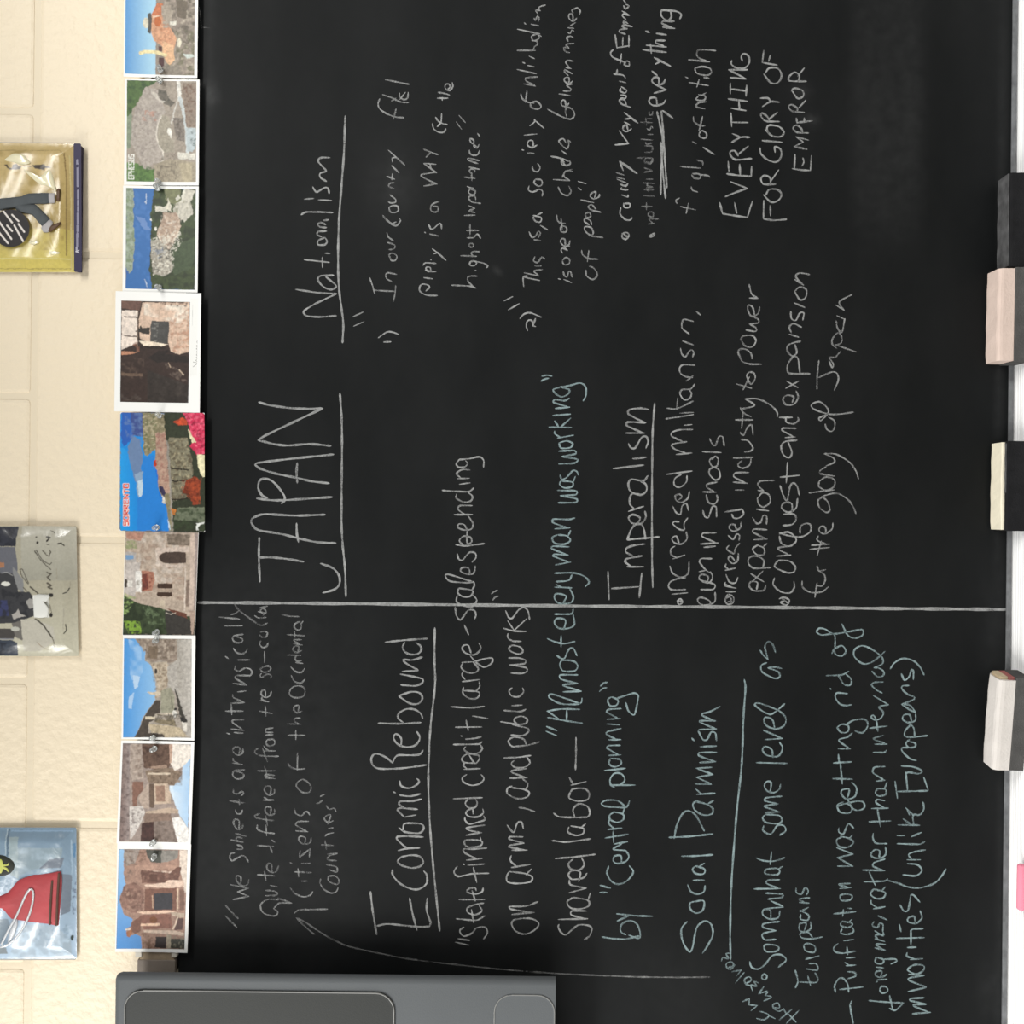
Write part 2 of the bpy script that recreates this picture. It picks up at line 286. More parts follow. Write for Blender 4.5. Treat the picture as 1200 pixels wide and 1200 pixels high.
STROKES = '''@chalk heading Nationalism|w|.78|3.0
e 985,1140 870,1148 775,1140 755,1110 830,1060 985,985/985,985 860,978 700,955/965,855 870,860 855,890 900,940 950,955 985,935 965,910 910,865/760,745 935,765/885,730 888,800/905,700 940,703/905,590 860,610 855,640 905,640 920,615 905,592/880,585 850,570 855,550 885,545 915,545/915,520 870,515 852,495 880,485 910,500/895,470 930,465/738,430 765,412 850,410 960,415/860,325 950,330/760,320 825,315/820,235 835,262 850,270 900,240 925,242 935,280/915,195 875,170 870,140 915,125/915,120 860,60 860,40 880,28 940,28
@chalk underline below the heading Nationalism|w|.85|3.4
e 1047,-265 1038,0 1020,240 1003,480 997,720 1002,930 1020,1080 1034,1200 1028,1330
@chalk quotation marks and number one|w|.7|2.5
e 1100,1148 1172,1115/1107,1213 1178,1182
j 140,215 190,180 215,172 250,178 285,192/178,245 228,243
@chalk heading JAPAN|w|.85|3.6
i 440,668 520,690 700,712 888,712/888,712 700,800 480,905 435,935/435,935 560,965 650,972 800,962 945,975/965,1035 700,1062 430,1095 415,1108 450,1135 560,1170 700,1198 820,1225 935,1238/710,1095 705,1160 710,1235
m 425,265 550,278 700,272 955,255/500,262 460,240 435,190 445,140 480,125 530,140 580,190 620,250 620,280 600,300/905,378 700,385 480,375 410,395 385,425 410,470 450,490 600,515 720,545 850,572 980,578/705,440 708,520 718,570/443,540 440,680 448,850/443,680 540,680 650,692 755,710/875,722 960,755 1005,810 1005,870 970,905 890,928
@chalk underline below the heading JAPAN|w|.85|3.4
m 1010,-475 1022,-300 1025,-100 1022,200 1022,450 1030,600 1045,750 1052,955
@chalk line In our country filial|w|.62|2.5
f 80,875 100,930 115,985/105,960 180,965 260,968/262,928 258,980 245,1040/235,900 200,880 192,850 210,838 270,850/225,735 215,710 240,700 270,720 260,750 230,750 225,735/215,675 250,670 258,650 245,638 205,625/245,612 210,585 200,555/172,435 200,470 240,500 270,505 297,470 285,455/195,460 235,490 265,480/215,380 240,365 275,370 280,400 255,415 225,410 215,385/222,290 260,320 262,340 235,348 212,340/250,245 215,232 220,210 250,205/200,160 255,180/240,140 235,185/235,85 285,135/210,-25 325,80/240,60 238,30 265,28
b 150,695 138,730 150,765 200,800 260,822 320,828/265,765 245,840/170,665 240,690 290,715 352,722/232,710 265,690/290,655 290,680 320,700 345,690 350,650/330,650 290,700/190,560 240,570 355,592
@chalk line piety is a WAY of the|w|.68|2.5
f 555,998 480,995 435,970 430,940 450,918 490,925 500,940 475,965/460,872 520,880/470,820 535,830/545,830 490,828 475,810 480,798 505,800 510,828/455,785 470,768 545,772/508,745 512,748/520,670 560,700 615,750/530,705 560,695/500,565 565,580/465,553 472,557/495,500 510,530 530,525 570,490 582,500 585,530/568,338 540,345 512,365 510,400 540,412 560,400 560,375 530,368/460,228 550,212/552,215 450,165 442,148 550,130/550,135 460,70/460,68 545,75/505,75 510,110
b 460,1050 510,1070 560,1088/510,1070 475,1105/520,870 530,905 560,928 600,930 615,905/543,825 560,850 590,868 625,875/555,890 580,860 585,800/555,690 630,690/590,685 590,705/560,650 610,658 640,668/640,640 664,610 660,580/640,640 610,620 612,595 635,590 645,612 620,635
@chalk line highest importance|w|.66|2.5
f 655,925 780,932 825,945/810,940 770,895 770,868 800,860 835,862/820,820 828,823/815,790 785,785 787,762 815,755 832,770 815,790/815,757 880,770 910,790 900,802/720,718 830,722/810,720 790,700 810,688 850,690/800,660 778,650 788,630 812,640 800,660/765,592 810,590 835,565 860,595/760,540 845,540/785,495 785,570/745,435 820,432/820,415 780,402 815,385 775,365/860,350 800,340 775,315 785,298 820,300 825,325/790,250 822,262 812,288 780,280 775,262 790,250/810,245 780,238 765,230/745,165 820,175/795,130 798,190/800,140 780,125 790,108 815,112/815,130 820,115
b 850,1190 780,1175/840,1150 770,1125 772,1112 850,1130/780,1055 785,1080 810,1092 840,1085 850,1060/830,1030 790,1000 785,975 810,985 812,1030 835,1040 848,1015/838,938 853,960/708,812 752,862/688,858 725,908
@chalk number two and opening quotation marks|w|.75|2.7
k 55,80 85,48 130,40 205,70/110,165 100,130 110,95 140,95 150,130 165,135/165,80 155,110 145,132
f 1025,1035 1085,1005/1055,1098 1130,1055
@chalk line This is a society of individualism|w|.65|2.5
g 82,935 80,868 110,862/85,870 195,892/85,838 190,860/185,855 155,825 215,815/160,790 205,790/160,725 152,755 180,765 210,728 230,740/155,605 200,612/120,550 140,588 165,580 185,545 200,560 185,590/155,440 150,455 170,478 200,480 205,450 150,435/180,430 212,415/200,505 250,535/120,228 115,255 140,270 170,262 190,250 215,265 212,298/165,180 155,205 190,230 212,215 205,185 165,180/145,90 145,110 175,128 198,100 180,70
c 70,1053 82,1056/110,1075 155,1078/150,1030 145,990 118,990 108,1020 140,1038 175,1020/85,950 175,942/125,885 160,855 158,838/160,845 225,902/130,725 135,755 185,768 205,745 170,712 130,725/62,660 70,690 110,718 155,725/105,640 95,720/85,590 165,605/160,600 100,570 95,548 180,540/35,488 170,518/110,460 155,470/75,438 90,445/120,395 158,412/35,355 165,355/150,350 160,325 178,315 175,290 140,285/135,255 150,285 190,270 180,240 140,250/185,245 205,255/38,205 195,238/135,170 190,182/85,160 97,170/155,128 165,142 180,112 192,130 185,150/180,95 168,70 200,75/195,75 190,50 235,35
@chalk line is one of class between masses|w|.65|2.5
g 365,885 420,908/325,880 342,884/360,830 370,860 390,865 398,828 412,832 422,868/355,755 365,780 400,775 405,745 380,730 355,750/355,700 345,680 355,665 390,680/390,680 370,655 405,650/376,648 370,602 350,598 340,622 368,650 398,642 408,612/340,510 345,548 380,550 385,522 360,508 340,515/315,432 320,470 345,490 375,490/345,455 352,530/325,235 345,275 390,295 415,265 400,230/290,182 405,190/405,190 370,165 365,150/355,165 380,120 425,125/370,130 420,110/275,18 335,32 370,60/345,45 380,85 410,75 410,60
c 275,1100 345,1112 400,1135/345,1120 350,1155 380,1162 410,1150 405,1130/350,1060 385,1085/385,1050 345,1015 330,990 360,975 380,1005/385,1050 400,1020 395,985 412,1000/250,768 350,820 410,838 440,810 425,770 390,755 375,780 385,825/380,745 370,705 348,710 350,740 380,748 400,725/330,660 410,672/360,640 405,640 415,625 385,600 425,590/400,585 400,545 370,548 370,570 400,590 425,570/395,530 370,505 372,492 400,505 425,520/380,475 415,482/405,478 378,440 390,425 430,430/405,370 375,362 365,335 400,338/400,338 380,312 435,305/395,290 385,262 415,255 432,265/395,230 410,235 420,212 435,218/395,195 435,200/410,180 445,160/430,150 425,100 402,100 402,130 430,150 455,128/430,90 420,72 445,60 460,55 480,75 475,100
@chalk line of people|w|.68|2.6
g 520,820 525,860 570,885 600,850 575,805 545,792/490,680 495,710 540,738 605,742/540,680 530,760/640,590 560,578 515,545 512,515 555,520 572,560 545,580/540,500 510,478 515,455 550,470 560,500/515,430 525,450 555,440 540,412 515,425/625,412 555,395 535,372 560,358 590,390/485,325 575,345/580,310 590,270 560,278 550,300 575,318 610,305 615,285/465,195 520,212/465,240 487,257
@chalk bullet line country very proud of Emperor|w|.78|2.8
c 725,245 738,338/740,335 825,322/822,250 822,330/780,260 778,320/798,240 755,225 758,210 810,200/808,205 775,185 785,178 845,188/840,185 790,170 785,150 815,165/800,135 775,110 785,98 825,108/820,105 775,78/785,40 800,62 822,42 800,30/800,20 783,0/712,350 693,370 705,400 760,425 800,440/770,378 760,450/800,430 790,455 822,465 822,432 800,430/715,520 780,528 798,548/740,490 735,520/755,570 800,582/765,620 760,640 795,655 808,635/808,635 770,610/765,690 800,690 800,672 765,668/835,755 770,730 755,702 790,702 805,742/790,792 840,830 885,865/840,830 795,838/830,880 790,858/815,915 805,880 782,890 785,918 810,925 840,905/725,1018 820,1010/820,1010 755,920/760,1140 800,1158 850,1198/765,1135 770,1170
g 755,55 800,88 880,140/755,55 782,120/735,135 785,150/735,165 790,180/740,180 800,205/760,215 800,228 815,210/815,255 765,250 770,238/770,290 815,305 815,290/785,350 790,378 825,378 828,352 790,350/765,380 760,425 800,465 835,465 845,448/775,560 775,590 800,602 822,578 810,555 780,560 800,575 810,590
@faint rubbed chalk line not individualistic|w|0.23|2.4
c 880,1110 985,1110/940,1112 930,1140 975,1150 985,1112/935,1070 980,1068 985,1030 935,1025/940,1000 945,1015 985,1005/905,978 990,985/955,945 990,945/950,905 968,915 980,888 990,900/905,860 985,862/940,830 945,880/950,835 985,835/965,785 965,805 985,808 990,785
g 915,25 990,35/945,25 935,55 985,60 990,35/930,130 985,120 930,100/920,205 1000,210/955,205 950,225 990,235/945,180 990,180/930,255 995,255/960,265 945,240 995,240/925,295 1000,300/910,370 985,372/945,345 945,395/965,410 958,435 990,445 992,412 965,410/960,495 1000,490/990,490 965,460 1030,460
@chalk word everything and its scored underline|w|.85|3.1
c 1020,738 1012,690 972,690 965,720 1000,742 1060,730 1082,700/1000,655 1085,632/1085,632 1008,595/1032,596 1030,548 1000,545 984,570 1015,598 1060,588 1080,555/1020,530 985,500/1000,405 1115,465/1045,430 1010,450/920,350 1085,368/975,310 980,375/945,318 1085,330/1065,322 1010,300 1015,285 1080,285/1015,235 1085,245/940,218 965,228/1060,190 1145,200/1130,198 1055,165 1060,150 1140,150/1110,75 1055,72 1050,110 1090,145 1120,120 1115,78/1055,72 1150,78 1190,100 1180,132/1060,778 1130,830/1020,785 1045,900 1060,1000 1050,1200 1045,1370/1050,780 1065,950 1080,1200 1090,1320/1045,1000 1055,1150 1080,1395
g 965,582 1000,560 995,580 970,588
@chalk line for glory of nation|w|.62|2.7
h 98,312 72,328 80,350/105,372 210,395/160,350 145,420/180,235 190,258 225,270/185,150 200,172 240,175 240,145 190,140/235,148 300,155 308,165/105,90 245,102/220,45 258,55 262,80
d 265,1035 300,1060 342,1085/190,995 215,1010/235,935 240,962 280,970 288,940 255,918 235,940/195,820 200,855 240,882 275,885/260,820 235,920/275,765 215,750 230,725 285,715/230,675 215,700 270,705 278,675 230,665/255,670 285,652/165,580 300,602/235,560 220,612/270,545 305,550/140,540 155,548/205,480 220,515 290,530 322,510 310,480 255,468 205,480/160,420 310,435/290,432 225,400 225,355 260,350 352,356
@chalk capitals EVERYTHING|w|.84|3.1
h 380,345 400,420/400,422 480,435 575,448/610,335 575,448/485,345 500,418/420,302 500,270 575,245/575,245 458,198/440,55 445,122/430,142 530,155 602,160/605,90 602,160/520,75 525,150
d 605,1115 490,1122 455,1090 455,1065 485,1060 510,1095/505,1090 580,1028/465,1000 530,965 590,965/530,965 470,940/460,795 465,890/465,860 578,862/440,695 575,712/460,760 565,778/515,710 520,770/455,585 455,660/455,625 570,640/570,600 565,675/455,545 565,555/565,555 445,490/445,490 575,490/465,425 462,450 500,478 555,478 588,440 580,390 545,378 532,400 540,428
@chalk capitals FOR GLORY OF|w|.8|3.0
h 690,330 688,455/690,460 760,468 850,462/735,365 738,438/690,290 740,340 790,330 815,290 790,255 730,252 705,290/775,215 690,215 670,180 690,155 730,165 740,205/735,200 795,115
d 665,1040 670,1080 720,1125 780,1138 812,1100 808,1050 768,1032 770,1070/680,988 820,1000/700,910 750,955 810,960 832,930 800,892 730,880 712,900 725,940/800,855 700,850 670,812 680,795 715,820 730,845/725,840 785,790/665,690 720,690 738,715/680,750 738,715 800,718/690,520 740,582 790,580 815,530 790,482 730,478 700,515/690,355 680,440/680,440 785,458/735,390 725,430
@chalk capitals EMPEROR|w|.68|2.9
h 890,105 955,115 1015,118/1025,15 1018,118/965,30 972,60 960,85/910,5 905,105
d 995,1050 905,1030/905,1030 968,998/968,998 918,962/918,962 1005,985
d 1005,935 925,930 895,900 920,880 955,905 962,935/920,830 925,865/925,862 1030,850/975,830 975,862/975,790 890,782 865,750 885,735 925,760 925,785/935,760 985,705/890,640 930,692 970,672 960,635 905,620 885,640/990,572 870,568 865,545 905,508 940,530 935,570/930,535 975,478
@chalk bullet line increased militarism|w|.68|2.6
l 215,30 245,55/195,100 130,85 115,110 118,150 165,187/195,265 120,238/105,290 115,330 140,348 165,310 185,300 198,320 190,350/205,408 120,405 98,430 105,465 140,488 190,495/195,480 145,520/205,540 175,575 115,580 102,610 130,650 170,640 182,605 165,578/10,710 75,715 195,660/85,640 78,715/100,745 195,740/0,785 100,770 195,755/130,830 185,825/75,1035 185,1025/140,1025 60,995 45,965 150,945/120,945 40,905 45,880 100,862 190,860
p 5,95 185,72/110,95 65,125 62,170 100,185 145,150 150,105/90,275 115,255 100,235 68,245 75,278 110,292 155,265 168,215/50,320 75,365 105,375 115,320 145,300 162,350/60,430 48,440 90,478 130,485 130,440 155,402/95,430 60,425/95,580 75,530 45,545 60,575 110,585 150,550 145,500/50,690 135,662/80,682 40,660 38,620 65,600/30,740 50,790 110,818 158,790 165,710/140,905 40,905 20,880 35,850 90,828 140,822/45,938 155,928/80,985 105,970 118,995 95,1010 85,990 105,985 110,1000
@chalk line even in schools|w|.7|2.7
l 310,925 330,965 350,972 375,910 400,910 412,975/260,1015 390,1022/330,1055 308,1080 330,1122 362,1115 370,1070 350,1048 325,1070
p 340,45 310,60 308,95 350,135 382,115 375,65 340,42/262,218 355,220/340,218 290,185 290,165 362,150/285,240 300,290 340,305 365,275 360,240/262,350 275,390 300,400 330,320 355,325 358,395/245,585 370,577/350,575 255,530 265,508 355,507/270,608 350,600/325,688 250,688 238,712 285,770 320,790/235,780 285,768/290,860 300,815 255,798 235,822 265,850 310,855 330,815 315,780/245,905 335,903 345,870 235,835/315,1015 310,985 250,960 225,975 240,1005 290,1015 345,990 348,925
@chalk bullet line increased industry to power|w|.66|2.7
h 588,920 605,985 650,1018/590,1015 650,1018/625,1135 612,1080 582,1065 578,1100 605,1145 650,1125 662,1080
l 565,160 635,170 635,145 590,118/590,118 650,110 655,90 610,60/530,230 560,272 610,278 635,235 610,200 545,203 525,230/510,320 540,380 600,400 675,400/510,335 515,300 560,295 600,325 608,362/590,455 570,480 600,540 630,500 620,462 590,455/500,540 605,570/590,490 545,580/560,645 625,690 540,715/560,645 650,645 740,690 785,740 785,770/600,770 550,745 525,705/490,792 615,792/545,740 535,850/525,880 548,900 575,845 605,828 615,895/530,930 580,940 615,990 600,1010 555,1018/475,1060 615,1055/535,1080 508,1110 540,1132 590,1110 602,1060
p 475,150 575,158/560,155 478,110 490,85 585,82/490,205 550,205/415,360 540,340/465,375 480,402 515,402 548,375 540,345/500,350 535,338/500,490 485,450 455,450 448,475 480,495 525,470 530,430/440,525 475,552 500,515 520,525 515,560/445,595 430,620 480,652 490,615 520,580/485,700 455,668 440,690 470,722 505,705 512,650/420,770 490,755/445,765 420,745 425,725/425,800 450,852 490,858 508,820/415,880 495,895/470,890 415,868 420,855/425,920 490,920/420,970 440,940 475,955 475,995 440,1010 418,980 450,955 462,985 440,990
@chalk line expansion|w|.68|2.7
p 765,138 670,142 648,170 690,212/650,208 690,212/645,262 655,305 690,325 735,290 725,238 680,225 650,262/640,340 725,352/612,400 640,440 670,430 685,385 710,390 710,445/620,555 715,550/700,545 612,500 622,480 712,485/650,590 612,620 640,658 690,660 692,615 650,595/690,600 712,580/740,750 620,755 582,720 590,680 640,670 690,700 685,750/600,795 690,850/685,775 610,850/640,905 645,855 600,850 588,880 620,912 690,910 705,875
@chalk bullet line Conquest and expansion|w|.72|2.8
h 1012,850 940,840 915,865 970,925/908,885 970,925/905,965 945,1027 985,1010 988,955 940,938 908,970/905,1050 980,1082/880,1110 885,1160 915,1172 945,1120 972,1120 965,1170
l 935,210 870,190/885,180 870,140 900,115 955,140/950,240 900,250 860,270 858,310 890,342 922,320 910,262/1015,468 870,465 855,445 860,400 900,345 930,360 945,465/845,570 935,520/850,520 930,565/890,670 900,630 850,620 825,650 850,687 905,680 932,630 918,590/800,775 890,775/845,778 850,808 900,820 935,795 930,775/840,917 912,912/895,908 818,865 825,850 918,852/925,935 840,945 812,980 830,1040 870,1058 888,1020 860,945
p 805,115 942,102/858,10 848,155/805,175 830,250 855,278 875,180 900,155 925,180 940,240/890,360 885,300 835,295 815,330 860,362 915,335 928,265/825,455 890,447 918,410 900,375 830,375/800,505 860,525 950,535 1015,500 1022,455 990,440 950,460 945,510/800,515 860,500 905,530 918,565 870,600 815,580 800,530/780,670 880,662/860,658 790,615 890,598/790,700 768,745 850,785 900,782 912,745 870,705 790,700/765,825 757,870 810,920 875,928 905,890 902,850/800,970 830,960 870,980 850,1015 808,995 840,985 815,968 860,1000
@chalk line for the glory of Japan|w|.64|2.6
D 597,345 655,380/655,380 620,330 635,310 712,270/600,455 608,505 640,535 660,440/605,420 660,445/740,675 640,640 590,622/605,650 572,620 575,580 610,540 635,560 635,610 600,625/550,740 572,785 580,760 552,715 590,712 630,670/478,735 465,860 465,935/475,855 570,815 605,825 615,870 585,945/720,1098 620,1112 540,1110 440,1075 425,1045 480,1025 530,1060 545,1100 490,1158 478,1140 540,1110
E 435,85 445,115 472,128 490,105 488,65 455,45/430,258 485,285 490,308 440,330/430,258 500,262 580,310 615,360 630,405/490,390 405,375 405,358 440,335/400,420 398,450 440,472 485,452 488,410 440,395 400,420/340,488 420,478 490,470/430,510 395,530 400,570 440,602 462,590 450,540 415,510/425,505 500,490 560,520 600,570 615,610/440,725 435,690 408,685 400,710 430,728 475,700 480,665/355,795 462,788/440,788 388,765 395,740/345,818 460,808/412,770 388,855
p 960,845 965,890 1020,925 1100,920 1145,885/1065,860 1050,960/1060,875 1100,880 1122,840 1115,800 1085,780/1065,740 1080,775 1125,765
@chalk heading Imperialism|w|.78|3.2
k 800,885 930,885/920,885 805,830 812,808 940,812/930,812 818,750 822,722 900,710 962,720/820,960 835,988 865,990 910,918 940,908 958,940 942,990/850,1065 942,1055/712,1135 925,1110
o 955,105 925,140 840,130 818,160 835,215 905,240 945,210 940,165 900,140/820,355 925,320/860,340 828,300 840,235 900,235/885,440 900,400 850,378 820,400 845,438 905,442 940,400 935,355/810,555 920,545 1035,535/940,550 920,460 880,440 840,480 810,555/810,745 925,745/840,745 795,710 805,690 915,668/850,670 800,640 808,612 870,592 935,585/675,780 682,975/700,898 890,885/912,790 895,960
@chalk underline below the heading Imperialism|w|.82|3.1
o 1003,-405 990,-230 986,0 984,300 985,700 990,890
@thick vertical chalk line dividing the board|w|.95|4.4
0 232,706.2 330,706.7 430,707.6 560,709 640,709.7 750,710.8 800,711 900,711.8 980,712.5 1050,713.2 1120,713.7 1181,714.3
@chalk line We subjects are intrinsically|w|0.45|2.7
q 195,200 325,200/160,138 305,153/268,48 300,90 380,150 430,187/430,187 465,197 500,180/245,120 270,115 300,95/330,260 265,270 255,290 275,317 320,315 325,292 280,275/262,358 280,385 320,397 350,382 358,362/290,440 375,440/205,415 225,430/275,480 270,505 300,520 340,498 380,505 392,530 375,555/355,617 260,605/345,608 275,570 280,550 380,550/290,665 348,658/340,740 245,745/335,738 262,705 255,685/205,800 330,800/245,750 250,825/335,935 245,925/320,925 255,880 258,862 335,862/265,950 330,955/215,955 237,962/300,1100 305,1058 265,1055 260,1085 290,1110 325,1095 328,1065/325,1175 255,1165/300,1170 262,1150 258,1132
u 340,132 270,138 255,165 280,195 325,190 330,160 275,142/262,270 262,295 290,302 320,285 333,298 315,315/235,350 345,368/300,340 305,378/275,415 285,440 315,440 325,415/300,550 300,490 270,482 262,510 290,552 325,540 328,515/275,580 350,600/245,625 330,642/310,640 280,625 290,605 325,612/285,660 320,670 325,690 285,690/270,718 242,722 236,750 252,772 290,752 322,735 345,745 367,780/310,945 315,890 285,878 282,910 320,948 360,940 370,905/260,1045 370,1022/370,1022 290,990/290,990 370,965/365,965 240,940/205,1085 250,1135 295,1180/205,1160 240,1195 285,1240
@chalk line quite different from the so-called|w|0.42|2.6
q 410,128 440,145 490,140/435,100 490,112/470,118 450,92 475,78 490,105 470,125/445,75 500,62/450,245 480,240 500,250 490,278 460,280 445,262/455,305 445,325 465,352 495,345 505,320/480,380 480,460/458,535 448,550 462,562 488,545 512,540 528,552 522,568/470,490 450,505 468,525 505,522 525,500 505,482 470,490/487,700 484,655 463,655 456,682 485,704 518,692 528,662/450,725 510,735/500,735 460,715 465,700/445,800 535,818/485,765 490,835/540,918 490,925/540,950 490,948 490,930/540,965 485,968/500,1000 545,1000 550,1032 510,1045 490,1022 500,1000/555,1080 475,1080/510,1080 485,1060 475,1045/440,1060 412,1078 420,1100 470,1115 578,1118/465,1060 500,1155
u 430,140 555,140/480,110 495,160/555,195 485,190/540,192 480,172 490,165 550,172/520,310 525,255 490,248 478,275 505,310 545,300 550,270/545,345 470,345/500,340 475,325/520,445 525,400 490,395 485,425 515,452 550,440 550,410/445,440 412,455 420,470 480,482 545,490/490,455 500,525/430,520 430,550 480,572 550,580/490,520 495,595/530,625 552,642/430,665 545,672/520,680 535,715/532,852 530,800 512,788 495,815 520,852 562,848 580,805/430,870 550,878/480,850 490,910/520,945 570,955/490,980 545,985 572,1000 560,1015 485,1018/580,1045 500,1045 455,1078 460,1125 500,1152 560,1158 572,1130 545,1108/545,1105 585,1070 670,1070/575,1035 670,1070
@chalk line Citizens of the Occidental|w|0.43|2.6
q 600,118 660,132 727,135/730,170 695,185 690,212 712,230 735,222 740,195/735,190 750,168/640,262 760,270/690,240 695,282/745,335 685,325/725,330 685,300 740,298/715,385 720,345 690,345 680,370 705,388 740,375/640,405 735,408/705,405 695,430 710,450 740,445/700,458 750,465/665,490 700,522 740,527 762,500/668,550 690,590 735,602 765,575/665,640 655,680 690,705 750,697 765,655 740,625 690,625 665,645/715,805 722,762 692,765 685,790 708,812 742,800/640,890 735,892/720,890 690,872 695,850 730,848/645,970 765,970/700,935 700,1000
u 645,88 665,115 710,128 765,125/712,15 710,135/715,215 703,245 740,288 790,292 808,260 790,225 750,200 715,215/692,408 700,440 740,455 765,428 785,430 797,450/790,495 720,497 700,520 775,565/785,568 700,562/760,655 768,612 730,600 720,625 755,655 800,645 808,610/730,700 725,748/725,748 800,688/800,690 795,745/740,790 800,790/658,785 674,790/690,850 810,855/715,825 720,885/740,915 780,915/660,962 690,1000 750,1025 800,1015 818,990/690,1140 720,1118 800,1115 922,1112
@chalk line Countries|w|0.45|2.5
u 845,370 865,365 887,345/872,320 902,305/915,385 935,410 970,402 982,425/925,515 945,450 910,458 900,480 930,505 962,490/930,545 962,540/965,575 912,585/930,580 905,600/880,660 965,665/905,630 915,692/990,720 925,725/985,772 925,765 930,740 990,722/915,800 985,815 988,850 935,835/930,880 930,915 985,938 1005,915 980,880 930,880/875,900 870,930 900,975 950,1000 985,988 997,962
@faint long chalk arrow curving under the notes|w|0.18|2.6
X 705,95 760,120 850,180 950,240 1060,290 1190,322
X 705,95 760,150 830,210
0 428,1113.7 478,1123.5 540,1131 600,1137 667,1141.5 750,1144.8 800,1145.3 832,1145
@chalk heading Economic Rebound|w|.74|3.1
r 188,315 340,300 485,290/325,318 310,350 330,385 370,402 420,395 442,370 435,340 405,320/310,520 420,515/420,512 330,460 318,438 380,440 450,420/300,615 400,622 450,600 452,575 400,560 295,540/285,695 360,745 420,748 450,710 430,672 370,665 290,690/140,885 300,888 440,880/315,880 280,850 285,815 340,785 400,790 440,820 452,850/300,1045 300,990 262,960 248,990 280,1035 340,1052 400,1040 432,990 412,945/455,1075 430,1105 350,1110 280,1110 255,1130 240,1165/240,1165 200,1130 150,1105 110,1103 90,1140 105,1185 150,1205 302,1202 478,1178
v 290,210 300,245 350,262 400,245 427,215 412,195/290,310 360,318 435,302/245,288 260,294/405,450 325,465/320,462 275,415 290,402 415,410/330,405 285,375 295,355 380,352 445,338/285,540 330,570 430,577 460,545 445,515 370,508 320,515 315,560/430,682 350,685 280,700/340,685 270,620 275,602 360,600 455,605/300,745 275,775 300,802 370,822 430,812 457,780 430,742 370,733 300,745/240,835 240,870 290,930 370,970 430,970 480,930 480,870 460,845
F 85,270 100,400 128,570/130,510 200,497 300,505 400,515 500,515/360,315 380,420 412,540/485,315 480,400 508,490 498,515
@chalk underline below the heading Economic Rebound|w|.78|3.3
r 537,215 535,450 540,590 525,750 508,900 497,1080 492,1300 500,1550 518,1800 545,2080 572,2345
@chalk line State financed credit large-scale spending|w|.68|2.7
j 710,1072 688,1100 705,1125 750,1122 768,1100 755,1080/705,1072 780,1065 850,1052 880,1075 880,1125
n 780,122 695,125/720,120 690,90 730,62 785,65/785,155 710,165/590,208 700,215 780,215 812,190/690,235 688,262 740,290 790,282 802,250 770,220/675,378 802,378/750,380 700,340 715,315 800,315/770,385 805,440 795,478 750,487 700,470 705,445 745,450 765,490/685,590 750,598 885,582/740,595 710,562 740,530 790,540 795,572 765,578 765,490/695,655 705,690 730,700 780,645 820,648 827,680 800,712/785,800 775,755 730,752 718,775 760,797 810,790 822,740/800,850 640,800 610,805 640,845 760,857 812,850/705,895 700,930 740,957 790,950 802,912 705,895/800,905 815,880 812,850/695,945 690,990 740,1020 800,1025 832,980 805,945/680,1030 690,1090 720,1117 770,1052 810,1050 827,1080 817,1112
r 745,195 775,262
G 415,520 390,450 345,452 333,485 370,525 450,537 508,480 490,428/330,610 430,605/340,615 322,655 370,700 450,707 485,670 435,605/410,550 470,620/435,605 560,572 615,572 610,615 545,655 490,630 450,600/335,790 500,770/360,770 330,730 340,700/345,845 340,900 400,947 470,945 497,900 470,882 345,875/460,880 497,840 490,790/225,1025 400,1035 540,1022/430,1112 572,1135
H 270,18 515,15/370,-50 390,45/365,130 450,122 510,108/320,98 332,102/250,180 490,175 517,155/365,200 350,225 400,262 480,260 522,220 500,180/385,255 450,355 492,320 485,282 380,270 330,310 350,347 440,355/350,412 505,405/375,405 342,375 355,355/375,460 335,490 345,530 420,562 500,545 537,500 510,460/250,688 522,678/385,695 362,730 390,770 450,772 475,730 460,695/435,830 430,785 385,795 368,825 400,855 480,857 532,820 525,785/358,860 360,890 400,925 490,905 545,885 535,850/370,1030 515,1005/500,1005 400,985 370,962 545,935/355,1075 358,1120 400,1142 500,1132 522,1095 480,1075 355,1075/510,1085 502,1050
v 760,768 870,755/830,757 750,718 740,690 800,690 902,683/770,803 885,795/738,795 745,799/695,812 672,850 700,882 800,864 917,860/808,820 832,925
F 828,262 820,243 775,250 765,272 820,287 870,270 877,245/708,325 887,325/800,262 822,335/880,350 820,360 765,385 768,415 820,432 868,405 850,368/688,460 830,470 887,440/795,395 810,488/740,520 712,545 740,582 800,560 830,525 890,520 907,560 880,602/700,600 782,612/683,625 775,645
@chalk line on arms and public works|w|.68|2.7
n 935,935 955,920 977,910/945,980 960,960 982,952
G 740,125 770,190 800,197 860,120 910,93 950,130 965,210/720,290 820,315 932,320/820,310 760,220/825,305 937,200/762,340 760,378 810,410 885,412/765,480 800,450 880,468 902,510 860,532 790,507 765,480/790,710 900,712 942,690 932,660 780,632/780,635 920,620 928,590 870,570 768,568/800,850 772,880 800,925 860,932 908,890 900,850/800,1015 895,1010/725,1060 880,1070 928,1050/692,1165 850,1190 930,1180 942,1140 890,1115 830,1130 822,1160 850,1188
H 790,90 900,95 955,60 952,30 900,15 800,-10/820,205 780,180 768,140 820,110 905,128 935,180/795,200 940,187 1057,155/722,305 850,300 977,283/820,330 793,360 830,395 920,392 968,350 940,300/780,495 942,490/930,490 790,432 937,405/800,570 758,590 758,640 850,687 940,672 962,630 910,600 800,585/930,600 948,550 900,500/865,770 930,780 1012,808/755,935 800,995 820,1002 850,915 890,908 907,970/800,1170 942,1170/920,1168 768,1140 780,1125 912,1105/912,1105 773,1065 780,1045 902,1045
v 1210,797 1075,820/1110,812 1068,770 1075,735/1060,850 1042,885 1050,922 1120,932 1210,920 1222,885 1170,862 1062,848/1180,870 1215,830
